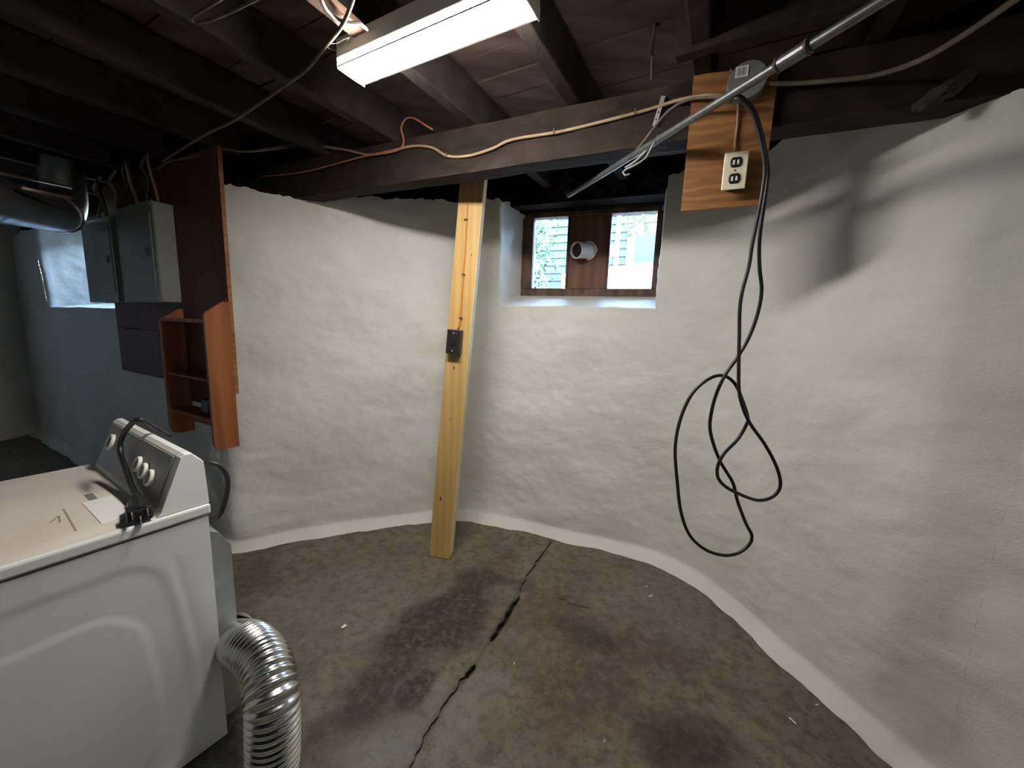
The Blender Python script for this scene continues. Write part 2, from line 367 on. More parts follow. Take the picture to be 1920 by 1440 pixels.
# --- floor
def floor_obj():
    xs = np.unique(np.r_[np.linspace(-6.1, -2.2, 40), np.arange(-2.2, 1.62, .013), np.linspace(1.62, 2.1, 6)])
    ys = np.unique(np.r_[np.linspace(-2.7, .6, 30), np.arange(.6, 2.9, .013), np.linspace(2.9, 4.8, 20)])
    Xg, Yg = np.meshgrid(xs, ys, indexing='ij')
    Zg = .004 * fbm(Xg * 1.5, Yg * 1.5, 0, 3, 31) + .0022 * fbm(Xg * 9, Yg * 9, 0, 4, 41) - .004
    def dist(pts):
        D = np.full(Xg.shape, 9.)
        for p, q in zip(pts[:-1], pts[1:]):
            d = q - p; t = np.clip(((Xg - p[0]) * d[0] + (Yg - p[1]) * d[1]) / d.dot(d), 0, 1)
            D = np.minimum(D, np.hypot(Xg - p[0] - t * d[0], Yg - p[1] - t * d[1]))
        return D
    pt = lambda *a: [onz(*p)[:2] for p in a]
    wob = .012 * fbm(Xg * 7, Yg * 7, 3, 3, 9)
    joint = dist(pt((1035, 1012), (985, 1085), (968, 1122), (922, 1195), (888, 1248), (838, 1312), (765, 1440)))
    gap = dist(pt((971, 1117), (948, 1157), (922, 1196)))
    gap2 = dist(pt((890, 1246), (876, 1262)))
    Zg -= .004 * np.exp(-((joint + wob * .4) / .010) ** 2) + .03 * np.exp(-(gap / .011) ** 2) + .02 * np.exp(-(gap2 / .011) ** 2)
    def blob(px, py, rx, ry, rot=0, soft=.35, amp=.5, fr=5, seed=1):
        c = onz(px, py); a = math.radians(rot); dx, dy = Xg - c[0], Yg - c[1]
        u, v = dx * math.cos(a) + dy * math.sin(a), -dx * math.sin(a) + dy * math.cos(a)
        r = np.hypot(u / rx, v / ry) + amp * fbm(Xg * fr, Yg * fr, 0, 4, seed)
        return np.clip((1 + soft - r) / (2 * soft), 0, 1)
    dark = np.maximum.reduce([blob(860, 1135, .34, .16, 50, .3, .4, 5, 2), blob(915, 1085, .2, .08, -10, .3, .5, 6, 3) * .8, blob(690, 1300, .33, .11, 60, .4, .5, 5, 4) * .9,
                              blob(780, 1290, .1, .06, 60, .3, .4, 8, 5), blob(1290, 1390, .17, .1, 20, .5, .5, 6, 6) * .9, blob(460, 1100, .12, .3, 20, .5, .6, 6, 16) * .6, blob(1100, 1190, .12, .05, -30, .4, .5, 8, 7) * .7,
                              blob(450, 1330, .16, .25, 0, .6, .3, 6, 8), np.exp(-((joint + wob * .4) / .009) ** 2) * .75, np.exp(-(gap / .013) ** 2), np.exp(-(gap2 / .013) ** 2)])  # first blob here paints the shadow under the dryer's duct; the rest is crack dirt
    rust = np.maximum.reduce([blob(1130, 1260, .42, .3, -30, .5, .6, 5, 12), blob(1000, 1150, .25, .16, 60, .5, .6, 6, 13), blob(900, 1080, .3, .1, 40, .4, .6, 6, 14) * .8, blob(600, 1400, .3, .14, 50, .5, .6, 6, 17) * .6])
    pale = np.maximum.reduce([blob(880, 1310, .28, .1, 58, .5, .7, 7, 21), blob(770, 1370, .22, .12, 60, .5, .7, 7, 22), blob(660, 1160, .5, .35, 0, .7, .5, 4, 23) * .35, blob(1230, 1130, .3, .2, 0, .6, .6, 5, 24) * .3])
    V = np.stack([Xg, Yg, Zg], -1).reshape(-1, 3); ny = len(ys)
    I = np.arange(len(xs) * ny).reshape(len(xs), ny)
    Fc = np.stack([I[:-1, :-1], I[1:, :-1], I[1:, 1:], I[:-1, 1:]], -1).reshape(-1, 4)
    m = bpy.data.materials.new('stained_concrete'); m.use_nodes = True; n = m.node_tree.nodes; L = m.node_tree.links.new; b = n['Principled BSDF']
    tc = n.new('ShaderNodeTexCoord'); at = n.new('ShaderNodeAttribute'); at.attribute_name = 'stain_shade'; sp = n.new('ShaderNodeSeparateColor'); L(at.outputs['Color'], sp.inputs[0])
    def noise(sc, det=6, ro=.6, st=None):
        q = n.new('ShaderNodeTexNoise'); q.inputs['Scale'].default_value = sc; q.inputs['Detail'].default_value = det; q.inputs['Roughness'].default_value = ro; L(tc.outputs['Object'], q.inputs['Vector']); return q
    def ramp(src, *st):
        q = n.new('ShaderNodeValToRGB'); L(src, q.inputs[0]); e = q.color_ramp.elements
        for i, (p, c) in enumerate(st):
            el = e[i] if i < 2 else e.new(p); el.position = p; el.color = (*c, 1)
        return q
    def mix(f, a, c, blend='MIX'):
        q = n.new('ShaderNodeMix'); q.data_type = 'RGBA'; q.blend_type = blend
        for s, v in ((0, f), (6, a), (7, c)):
            if isinstance(v, tuple): q.inputs[s].default_value = (*v, 1)
            elif isinstance(v, (float, int)): q.inputs[s].default_value = v
            else: L(v, q.inputs[s])
        return q.outputs[2]
    def mul(a, bb):
        q = n.new('ShaderNodeMath'); q.operation = 'MULTIPLY'; q.use_clamp = True
        for i, v in enumerate((a, bb)):
            if isinstance(v, (int, float)): q.inputs[i].default_value = v
            else: L(v, q.inputs[i])
        return q.outputs[0]
    base = ramp(noise(3.5, 8, .65).outputs['Fac'], (.3, (.135, .115, .082)), (.7, (.215, .187, .138)))
    patch = ramp(noise(17, 10, .78).outputs['Fac'], (.40, (0, 0, 0)), (.54, (1, 1, 1)))
    c = mix(mul(patch.outputs[0], 1), mix(.6, base.outputs[0], (.05, .04, .03)), base.outputs[0])
    rn = ramp(noise(22, 10, .78).outputs['Fac'], (.40, (.25, .25, .25)), (.55, (1, 1, 1)))
    c = mix(mul(mul(sp.outputs[2], rn.outputs[0]), .8), c, (.20, .20, .185))
    c = mix(mul(mul(sp.outputs[1], rn.outputs[0]), .75), c, (.08, .05, .032))
    dn = ramp(noise(30, 8, .7).outputs['Fac'], (.38, (.5, .5, .5)), (.54, (1, 1, 1)))
    c = mix(mul(mul(sp.outputs[0], dn.outputs[0]), .95), c, (.036, .031, .027))
    pits = ramp(noise(75, 5, .6).outputs['Fac'], (.27, (.25, .2, .17)), (.36, (1, 1, 1)))
    c = mix(.8, c, pits.outputs[0], 'MULTIPLY')
    L(c, b.inputs['Base Color']); b.inputs['Roughness'].default_value = .72; b.inputs['Specular IOR Level'].default_value = .35
    n1 = noise(28, 9, .7); bp = n.new('ShaderNodeBump'); bp.inputs['Distance'].default_value = .012; bp.inputs['Strength'].default_value = .8; L(n1.outputs['Fac'], bp.inputs['Height']); L(bp.outputs[0], b.inputs['Normal'])
    o = mk('floor', V, Fc, m, smooth=True, base=V3(0, 0, 0)); struct(o)
    ca = o.data.color_attributes.new('stain_shade', 'FLOAT_COLOR', 'POINT')
    ca.data.foreach_set('color', np.stack([dark, rust, pale, np.ones_like(dark)], -1).reshape(-1).astype(np.float32))
    # dirt-filled crack and joint, jagged slivers set into the slab
    def sliver(pts, wd, seed):
        c = crom([onz(*p) for p in pts], .008); t = np.gradient(c, axis=0); t /= np.linalg.norm(t, axis=1)[:, None]; nn = np.stack([-t[:, 1], t[:, 0], 0 * t[:, 0]], -1)
        q = np.arange(len(c)); a = wd * (.55 + .45 * vnoise(q * .45, 0, 0, seed)) * np.clip(np.minimum(q, len(c) - 1 - q) / 5., .1, 1); b_ = wd * (.55 + .45 * vnoise(q * .45, 9, 0, seed)) * np.clip(np.minimum(q, len(c) - 1 - q) / 5., .1, 1)
        j_ = .006 * fbm(q * .2, 3, 0, 3, seed); c = c + nn * j_[:, None]
        A = c + nn * a[:, None]; B = c - nn * b_[:, None]; up_ = Z_ * .0035; V, Fc = loft([A - Z_ * .02, A + up_, c + up_ * .6, B + up_, B - Z_ * .02], closed=False)
        mk('crack', V, Fc, mat('crack_dirt', (.012, .010, .008), None, .95), o)
    sliver(((972, 1116), (955, 1143), (941, 1168), (921, 1197)), .0055, 3); sliver(((891, 1245), (881, 1256), (873, 1266)), .005, 5)
    sliver(((1034, 1013), (1012, 1045), (985, 1086), (974, 1112)), .0012, 7); sliver(((876, 1264), (850, 1297), (826, 1335)), .0017, 8); sliver(((820, 1342), (795, 1385), (765, 1440)), .0016, 9)
    sliver(((1045, 1120), (1075, 1133), (1105, 1140)), .0011, 11)
    return o
floor_obj()

# --- ceiling: slab above, planks and joists as its parts
ZJ = 2.45; ZP = 2.63
def uvp(u, v, z): return U * u + VJ * v + Z_ * z
def outer_ring(off, z, n=90):                         # outline of the house, off metres outside the room
    q = np.linspace(0, seglen[-1], n); P = P_at(q) - N_at(np.clip(q, .1, seglen[-1] - .1)) * off
    P = [V3(-6.05 - off, 4.75 + off, 0)] + [p for p in P] + [V3(1.95 + off, -2.65 - off, 0), V3(-6.05 - off, -2.65 - off, 0)]
    return np.array(P) * V3(1, 1, 0) + Z_ * z
Vc, Fc_ = loft([outer_ring(.36, ZP + .03), outer_ring(.36, ZP + .09)], caps=True)
ceil = struct(mk('ceiling', Vc, Fc_, M_sill, base=V3(0, 0, ZP + .03)))
def inside_len(u):                                    # how far a joist may run before it reaches the outer walls
    vs = np.linspace(0, 6, 400); best = 3.0
    A = path[:, :2]; cu = A @ U[:2]; cv = A @ VJ[:2]
    k = np.where(np.diff(np.sign(cu - u)) != 0)[0]; k = [i for i in k if cv[i] > .2]
    return max([cv[i] for i in k]) + .22 if k else 1.2
proto = None
for k in range(16):                                   # subfloor planks run along the beam direction, those in view singly
    v0 = .35 + k * .145
    V, Fc = obox(V3(0, 0, 0), U, VJ, Z_, (-3.2 + .0 * k, 1.75), (v0 + .003, v0 + .142), (ZP - .006 * (k % 3 == 0), ZP + .028))
    mk('plank', V, Fc, M_plank, ceil)
for k in range(-3, 9):
    u0 = -.70 - .5 * k
    if u0 > 1.4: continue
    ve = inside_len(u0 + .03)
    va = -3.2 if u0 < .2 else -1.5
    if abs(u0 + .2) < .01: pass
    V, Fc = obox(V3(0, 0, 0), U, VJ, Z_, (u0, u0 + .06), (va, ve), (ZJ + .0, ZP - .007), .004, 1)
    mk('joist', V, Fc, M_joist, ceil)
# sill timbers on top of the walls
ss = np.linspace(0, seglen[-1], 420); Pp = P_at(ss); Nn_ = N_at(ss)
RO = .10 + .14 * np.exp(-((ss - s_of((-1.0, 2.58))) / .8) ** 4)[:, None]
L_ = [Pp - Nn_ * (COVE + RO) + Z_ * 2.12, Pp - Nn_ * (COVE + RO) + Z_ * 2.665, Pp - Nn_ * (COVE + RO + .17) + Z_ * 2.665, Pp - Nn_ * (COVE + RO + .17) + Z_ * 2.12]
# (leave the two window bays open below lintel height)
loops = []
for i in range(len(ss)):
    zb = 2.12
    if s1a - .03 < ss[i] < s1b + .03: zb = fzt + .01
    if s2a - .03 < ss[i] < s2b + .03: zb = 2.33
    q = [L_[0][i].copy(), L_[1][i], L_[2][i], L_[3][i].copy()]; q[0][2] = zb; q[3][2] = zb; loops.append(np.array(q))
V, Fc = loft(loops, closed=True, caps=True)
struct(mk('trim_1', V, Fc, M_sill, base=V3(0, 0, 2.12)))
# boards closing the top of the window bay (soffit and head)
V, Fc = obox(FP, uW, oW, Z_, ((fL - FP) @ uW - .25, (fR - FP) @ uW + .2), (-.06, .12), (fzt + .0, 2.66), .004, 1)
struct(mk('trim_2', V, Fc, M_sill))

# ================================================================== main beam
ub = V3(.914, -.406, 0); ub /= np.linalg.norm(ub); nb = V3(.406, .914, 0); nb /= np.linalg.norm(nb)
B0 = V3(0, 1.91, 0); ZB = 2.24
xs = np.linspace(-2.0, 1.72, 165)
loops = []
for x in xs:
    c = B0 + ub * x
    prof = [(0, ZB), (0, ZB + .05), (0, ZB + .1), (0, ZB + .15), (0, ZJ - .002), (.115, ZJ - .002), (.115, ZB), (.075, ZB - .002), (.035, ZB - .001)]
    lp = []
    for (a, z) in prof:
        w_ = .008 * float(vnoise(x * 3, z * 4, a * 9, 2)) + .004 * float(vnoise(x * 17, z * 12, a * 9, 5))
        lp.append(c + nb * (a + w_) + Z_ * (min(z + w_ * .8, ZJ)))
    loops.append(np.array(lp))
V, Fc = loft(loops, closed=True, caps=True)
beam = tag(mk('timber_beam', V, Fc, M_beam), 'long rough dark brown timber beam spanning under the joists above the window', 'beam')
def onbeam(x, y, off=.008): return onv(x, y, B0 - nb * off, ub)
# trimmer timber above the plywood board
a = onz(1285, 96, ZJ); d = V3(math.cos(math.radians(-31)), math.sin(math.radians(-31)), 0); dn = V3(-d[1], d[0], 0)
V, Fc = obox(a, d, dn, Z_, (-.0, .75), (-.03, .03), (-.03, .17), .004, 1)
V, Fc = obox(V3(a[0], a[1], 0), d, dn, Z_, (-.03, .85), (-.02, .025), (ZJ - .02, ZJ + .165), .004, 1)
tag(mk('trimmer_timber', V, Fc, M_joist), 'short dark trimmer timber set between joists above the plywood board', 'timber')
# stub of lighter board nailed under a joist beside the lamp
p0, p1 = onz(560, -25, ZJ - .012), onz(672, 66, ZJ - .012)
d = p1 - p0; d /= np.linalg.norm(d); dn = V3(d[1], -d[0], 0)
V, Fc = obox(p0, d, dn, Z_, (-.3, np.linalg.norm(p1 - p0)), (-.012, .05), (-.012, .010), .002, 1)
tag(mk('nailer_board', V, Fc, M_rough), 'short lighter brown board end nailed under a joist beside the lamp', 'board')
# mortar clump on the sill
c = onv(1768, 172, B0 - nb * .02, ub)
bm = bmesh.new(); bmesh.ops.create_icosphere(bm, subdivisions=4, radius=1)
V = np.array([v.co[:] for v in bm.verts]); Fc = [[v.index for v in f.verts] for f in bm.faces]; bm.free()
V = V * (1 + .35 * fbm(V[:, 0] * 1.7, V[:, 1] * 1.7, V[:, 2] * 1.7, 4, 3))[:, None]
V = c + np.outer(V[:, 0], ub * 1.0 + V3(0, 0, .55)) * .06 + np.outer(V[:, 1], nb) * .02 + np.outer(V[:, 2], V3(0, 0, 1)) * .03
tag(mk('mortar_clump', V, Fc, M_mortar, smooth=True), 'grey crumbly mortar clump on the sill above the right wall', 'mortar')

# ================================================================== window 1
win = struct(empty('window_1', (fL + fR) / 2 * V3(1, 1, 0) + Z_ * fzb))
wW = (fR - fL) @ uW; wH = fzt - fzb; o0 = V3(fL[0], fL[1], fzb)
def wbox(name, x, z, y, m, par=win, bv=.003): 
    V, Fc = obox(o0, uW, oW, Z_, x, y, z, bv, 1); return mk(name, V, Fc, m, par)
pxs = lambda px, py: (onv(px, py, FP, uW) - o0) @ uW
gl_b = onv(1060, 541, FP, uW)[2] - fzb; gl_t = wH - .03
xa, xb, xc, xd = pxs(999, 480), pxs(1063, 480), pxs(1141, 480), pxs(1226, 480)
wbox('sill_rail', (-.06, wW + .06), (-.05, gl_b), (-.01, .06), M_frame)
wbox('head_rail', (-.01, wW + .01), (gl_t, wH + .03), (-.01, .06), M_frame)
wbox('side_stile', (-.06, xa), (gl_b, gl_t), (-.012, .06), M_frame)
wbox('side_stile', (xd, wW + .06), (gl_b, gl_t), (-.012, .06), M_frame)
wbox('mullion', (xb - .004, xb + .012), (gl_b, gl_t), (-.005, .05), M_frame)
wbox('mullion', (xc - .012, xc + .004), (gl_b, gl_t), (-.005, .05), M_frame)
for a_, b_ in ((xa, xb - .004), (xc + .004, xd)):
    wbox('pane', (a_, b_), (gl_b, gl_t), (.028, .031), M_glass, bv=0)
wbox('infill_board', (xb + .012, xc - .012), (gl_b, gl_t), (.005, .025), M_panelb)
# white pipe stub through the infill board
cx = onv(1104, 470, FP, uW); pax = onv(1078, 469, FP - oW * .13, uW) - cx; pax /= np.linalg.norm(pax)
pe1 = np.cross(pax, Z_); pe1 /= np.linalg.norm(pe1); pe2 = np.cross(pe1, pax)
def ring(c, r, n=28): return np.array([c + r * (math.cos(t) * pe1 + math.sin(t) * pe2) for t in np.linspace(0, 2 * math.pi, n, endpoint=False)])
L_ = [ring(cx - pax * .015, .056), ring(cx + pax * .14, .056), ring(cx + pax * .14, .050), ring(cx - pax * .25, .050)]
V, Fc = loft(L_)
pipe = tag(mk('vent_pipe', V, Fc, M_pvc, smooth=False), 'white plastic vent pipe stub through the brown board in the window', 'pipe')
V, Fc = loft([ring(cx - pax * .004, .066), ring(cx + pax * .008, .066), ring(cx + pax * .01, .057), ring(cx - pax * .004, .057)]); mk('caulk_ring', V, Fc, M_pvc, pipe)
V, Fc = cyl(cx + pax * .118, cx + pax * .11, .0498, 24); mk('bore_shade', V, Fc, M_dark, pipe)  # black disc near the mouth stands for the shade inside the pipe
# window 2 (deep in the left wall, mostly behind the breaker panels)
win2 = struct(empty('window_2', (gL + gR) / 2 + Z_ * 1.62))
def w2(name, x, z, y, m, bv=.003):
    V, Fc = obox(gR + Z_ * 1.62, UM, -NM, Z_, x, y, z, bv, 1); return mk(name, V, Fc, m, win2)
ww = 1.68
w2('sill_rail', (-.07, ww + .07), (-.06, .04), (0, .05), M_frame); w2('head_rail', (-.07, ww + .07), (.66, .74), (0, .05), M_frame)
w2('side_stile', (-.07, .04), (.04, .66), (0, .05), M_frame); w2('side_stile', (ww - .04, ww + .07), (.04, .66), (0, .05), M_frame)
w2('mullion', (ww / 2 - .02, ww / 2 + .02), (.04, .66), (0, .05), M_frame)
w2('pane', (.04, ww - .04), (.04, .66), (.02, .023), M_glass, 0)
V, Fc = obox(gR, UM, -NM, Z_, (-.4, ww + .4), (-.33, .1), (2.36, 2.66)); struct(mk('trim_3', V, Fc, M_sill))

# ================================================================== leaning post with switch
pb, ptp = V3(-.432, 2.29, 0), V3(-.262, 2.315, 2.38)
ax = (ptp - pb); Lp = np.linalg.norm(ax); ax /= Lp
wx = V3(.975, -.22, 0); wx -= ax * wx.dot(ax); wx /= np.linalg.norm(wx); tx = np.cross(ax, wx)   # tx points away from the camera
if tx[1] < 0: tx = -tx
hw = .072
postE = tag(empty('leaning_post', pb), 'long yellow pine board leaning upright from floor to beam with a switch box', 'post')
V, Fc = obox(pb, wx, tx, ax, (-hw, hw), (0, .055), (0, Lp), .0025, 1)
V[:, 2] = np.where(V[:, 2] < .03, np.maximum(V[:, 2], 0) * .2, V[:, 2])
mk('board', V, Fc, M_pine, postE)
V, Fc = obox(pb, wx, tx, ax, (hw - .0005, hw + .002), (.001, .054), (.03, Lp - .01)); mk('sawn_edge', V, Fc, M_pine_edge, postE)
def onpost(x, y, off=.0):                            # point on the post's front face
    v = ray(x, y); n = tx; q = pb - tx * off; t = (q - V3(0, 0, H)).dot(n) / v.dot(n); return v * t + [0, 0, H]
c = onpost(855, 641)
V, Fc = obox(c, wx, tx, ax, (-.042, .042), (-.05, 0), (-.072, .072), .006, 2)
sw = tag(mk('switch_box', V, Fc, M_blackbox), 'small speckled black switch box screwed to the leaning board', 'switch box')
V, Fc = obox(c - tx * .05, wx, tx, ax, (-.008, .008), (-.014, 0), (-.022, .012), .003, 1); mk('toggle', V, Fc, M_dark, sw)
for s_ in (-.052, .052):
    V, Fc = cyl(c - tx * .05 + ax * s_, c - tx * .053 + ax * s_, .005, 10); mk('screw', V, Fc, M_zinc, sw)
V, Fc = tube(crom([onpost(858, 617, .012), onpost(863, 598, .006), onpost(868, 515, .006), onpost(872, 470, .006), onpost(876, 395, .006), onpost(879, 350, .006)], .02), .0042, 8)
tag(mk('lamp_wire', V, Fc, M_orange, smooth=True), 'thin orange wire stapled up the leaning board above its switch', 'wire')
for i, (px, py) in enumerate(((864, 596), (869, 515), (874, 412))):
    q = onpost(px, py, .003); V, Fc = obox(q, wx, tx, ax, (-.010, .010), (-.009, .002), (-.004, .004), .001, 1)
    tag(mk('cable_staple', V, Fc, M_iron), ['dark staple over the orange wire just above the switch box', 'dark staple midway along the orange wire', 'dark staple near the top of the orange wire'][i], 'staple', 'staples on the leaning board')
for px, py, r in ((871, 484, .008), (851, 690, .008), (844, 786, .005), (826, 935, .011), (884, 478, .005), (822, 840, .005)):
    q = onpost(px, py, .0004); V = np.array([q + r * .55 * math.cos(t) * wx + r * 1.3 * math.sin(t) * ax for t in np.linspace(0, 6.28, 12, endpoint=False)])
    V2, F2 = loft([V, V + tx * .004], caps=True); mk('knot', V2, F2, M_iron, postE)

# ================================================================== plywood board, outlet, box
pa, pbb = onbeam(1305, 145), onbeam(1450, 170)
PO = B0 - nb * .004
tA = (onv(1283, 300, PO, ub) - PO) @ ub + .006; tB = (onv(1438, 300, PO, ub) - PO) @ ub
zb_ = onv(1282, 398, PO, ub)[2]; zt_ = onv(1305, 145, PO, ub)[2]
V, Fc = obox(PO, ub, nb, Z_, (tA, tB), (-.02, 0), (zb_, zt_), .001, 1)
V[:, 2] -= np.where(V[:, 2] > 2.2, (((V - PO) @ ub) - tA) * .10, 0)
ply = tag(mk('plywood_board', V, Fc, M_ply), 'orange grained plywood board fixed to the beam, hanging below it beside the window', 'board')
PF = PO - nb * .02
def onply(x, y, off=0): return onv(x, y, PF - nb * off, ub)
oc = onply(1378, 320, .045); mb = lambda *a, **k: obox(oc, ub, nb, Z_, *a, **k)
outE = tag(empty('wall_outlet', onply(1378, 358)), 'ivory double outlet with black sockets on the plywood board', 'outlet')
V, Fc = mb((-.028, .028), (.004, .045), (-.052, .052), .003, 1); mk('outlet_box', V, Fc, M_greybox, outE)
V, Fc = mb((-.0385, .0385), (-.002, .005), (-.064, .064), .003, 2); mk('cover_plate', V, Fc, M_ivory, outE)
for s_ in (-1, 1):
    c = oc + Z_ * s_ * .0275 - nb * .0015; th = np.linspace(0, 2 * math.pi, 28, endpoint=False)
    lp = np.array([c + ub * .019 * math.cos(t) + Z_ * max(-.0165, min(.0165, .021 * math.sin(t))) for t in th])
    V, Fc = loft([lp, lp - nb * .004, c + (lp - c) * .86 - nb * .0055], caps=True); rc = mk('receptacle', V, Fc, M_dark, outE)
    for sx in (-1, 1):
        V, Fc = obox(c - nb * .0055, ub, nb, Z_, (sx * .0068 - .003, sx * .0068 + .003), (-.0012, .001), (-.009, .006)); mk('slot_glint', V, Fc, M_paper, rc)  # white slot faces paint the reflection seen in the sockets
V, Fc = cyl(oc - nb * .001, oc - nb * .004, .0035, 10); mk('screw', V, Fc, M_iron, outE)
V, Fc = tube(crom([onply(1384, 195, .01), onply(1383, 230, .008), onply(1379, 262, .008), onply(1377, 290, .02)], .01), .0048, 8)
tag(mk('outlet_cable', V, Fc, M_beige, smooth=True), 'short beige cable running down the plywood into the ivory outlet', 'cable')
c = onply(1398, 162, 0)
jb = tag(empty('junction_box', c), 'round grey metal junction box with a sticker on top of the plywood board', 'junction box')
th = np.linspace(0, 2 * math.pi, 32, endpoint=False)
def disc(r, off): return np.array([c - nb * off + r * (math.cos(t) * ub + math.sin(t) * Z_) for t in th])
V, Fc = loft([disc(.062, 0), disc(.062, .036), disc(.058, .04), disc(.0, .04)]); mk('box_body', V, Fc, M_greybox, jb)
V, Fc = loft([disc(.060, .041), disc(.060, .043), disc(.0, .0435)]); mk('cover', V, Fc, M_greybox, jb)
q = onply(1391, 134, .046); V, Fc = obox(q, ub, nb, Z_, (-.02, .02), (0, .001), (-.018, .018)); st = mk('sticker', V, Fc, M_paper, jb)
for i in range(7):
    x = -.014 + i * .0042; V, Fc = obox(q, ub, nb, Z_, (x, x + .0014 + .001 * (i % 3 == 1)), (-.0006, 0), (-.012, .012)); mk('print_bar', V, Fc, M_dark, st)
for px, py in ((1370, 133), (1410, 166)):
    q = onply(px, py, .043); V, Fc = cyl(q, q - nb * .004, .004, 10); mk('screw', V, Fc, M_zinc, jb)

# ================================================================== conduit
ZC = 2.205
c0, c1 = onz(1070, 364, ZC), onz(1660, -2, ZC)
dc = c1 - c0; dc /= np.linalg.norm(dc); Lc = np.linalg.norm(c1 - c0)
conE = tag(empty('steel_conduit', c0), 'straight dull steel conduit pipe passing under the beam towards the window', 'conduit')
V, Fc = tube(np.array([c0 + dc * t for t in np.linspace(-.02, Lc + .9, 30)]), .0125, 14); mk('tube', V, Fc, M_conduit, conE, smooth=True)
cc = (onz(1485, 104, ZC) - c0) @ dc
V, Fc = tube([c0 + dc * (cc - .045), c0 + dc * (cc - .04), c0 + dc * (cc + .04), c0 + dc * (cc + .045)], [.015, .018, .018, .015], 16); mk('coupling', V, Fc, M_conduit, conE)
for s_ in (-.04, .035):
    V, Fc = tube([c0 + dc * (cc + s_), c0 + dc * (cc + s_ + .006)], .0205, 16); mk('collar', V, Fc, M_iron, conE)
V, Fc = tube(crom([c0, c0 - dc * .02, c0 - dc * .03 + Z_ * .008, c0 - dc * .038 + Z_ * .022], .008), .0125, 12); mk('elbow', V, Fc, M_conduit, conE, smooth=True)
# ================================================================== hanging black extension cord
hp = onz(1392, 180, ZC)
def oc_(x, y, dy=0): return ond(x, y, hp[1] - .012 + dy)
cordA = [(1372, 186, .03), (1384, 180, .0), (1398, 189, -.005), (1416, 212, -.005), (1430, 260, 0), (1439, 315, 0), (1437, 350, 0), (1430, 400, 0), (1424, 450, 0), (1424, 500, 0), (1428, 545, 0), (1420, 590, 0), (1404, 633, 0), (1384, 668, 0), (1358, 706, 0),
         (1340, 748, 0), (1331, 795, 0), (1337, 830, 0), (1352, 868, 0), (1374, 905, 0), (1383, 940, .01), (1398, 980, 0), (1410, 1005, 0), (1404, 1022, 0), (1384, 1037, 0), (1356, 1041, 0), (1322, 1030, 0), (1293, 1003, 0), (1277, 960, 0), (1270, 905, 0), (1266, 840, 0),
         (1276, 785, 0), (1298, 738, 0), (1328, 711, 0), (1355, 704, .012), (1376, 717, .012), (1390, 745, .012), (1402, 782, .012), (1399, 797, .012), (1383, 824, .01), (1358, 850, -.01), (1346, 873, -.012), (1346, 895, -.012), (1360, 912, -.012), (1388, 927, -.012), (1420, 938, 0), (1444, 934, 0), (1460, 920, 0), (1463, 900, 0), (1453, 868, 0),
         (1432, 830, 0), (1409, 798, -.005), (1395, 770, -.01), (1386, 735, -.01), (1385, 690, -.01), (1386, 640, -.01), (1387, 580, -.008), (1392, 545, -.006), (1404, 500, -.006), (1410, 460, -.006), (1420, 410, -.008), (1430, 355, -.01), (1434, 310, -.012), (1425, 258, -.012), (1412, 215, -.012), (1396, 192, -.01), (1382, 184, -.006), (1370, 190, .03)]
V, Fc = tube(crom([oc_(*p) for p in cordA], .012), .0056, 10)
tag(mk('extension_cord', V, Fc, M_black, smooth=True), 'long black power cord draped over the conduit, hanging in tangled loops before the wall', 'cord')

# ================================================================== cables
def cable(name, pts, r, m, label, cat='cable', step=.02):
    V, Fc = tube(crom(pts, step), r, 8); return tag(mk(name, V, Fc, m, smooth=True), label, cat)
bb = lambda L, off=.012: [onbeam(x, y, off) for x, y in L]
cable('beam_cable', bb([(470, 283), (560, 272), (640, 280), (690, 290), (730, 284), (775, 274), (810, 277), (840, 293), (880, 292), (925, 278), (960, 262), (1050, 247), (1130, 228), (1200, 210), (1240, 198)]) + [onbeam(1275, 187, .04), onbeam(1330, 179, .09), onbeam(1375, 186, .15)], .0068, M_beige,
      'beige cable stapled along the front face of the timber beam')
for i, (px, py) in enumerate(((840, 293), (1041, 249), (1192, 212))):
    q = onbeam(px, py, .004); V, Fc = obox(q, ub, nb, Z_, (-.004, .004), (-.018, .004), (-.012, .012), .001, 1)
    tag(mk('cable_staple', V, Fc, M_iron), ['dark staple where the beam cable dips lowest', 'dark staple holding the beam cable above the window', 'dark staple on the beam cable next to the zinc strap'][i], 'staple', 'staples on the beam')
cable('red_wire', bb([(480, 332), (560, 324), (620, 310), (680, 294), (730, 286), (752, 278), (757, 262), (752, 240), (760, 223), (775, 221), (795, 233), (811, 243)], .02), .0045, M_red, 'faded red wire curling up off the timber beam', 'wire')
zc = 2.42
cable('sagging_cable', [onz(668, -25, ZJ - .034), onz(660, 5, ZJ - .034), onz(640, 50, ZJ - .04), onz(608, 90, zc), onz(575, 130, zc), onz(535, 160, zc), onz(440, 225, zc - .02), onz(380, 255, zc - .05), onz(305, 303, 2.33)], .006, M_dusty, 'dusty tan cable sagging below the joists towards the breaker panels')
cable('dusty_cable', [ond(296, 318, 2.45), ond(318, 303, 2.4), ond(370, 293, 2.3), ond(410, 279, 2.25), ond(470, 284, 2.22), onbeam(560, 273, .03)], .006, M_dusty, 'dusty cable draped from the beam to the top of the brown backboard')
cable('white_cloth_wire', [onz(598, -10, ZJ - .03), onz(612, 18, ZJ - .035), onz(634, 37, ZJ - .035), onz(655, 43, ZJ - .035), onz(675, 44, ZJ - .035), onz(689, 55, ZJ - .03)], .0055, M_greywire, 'short pale wire crossing the lighter board stub beside the lamp', 'wire')
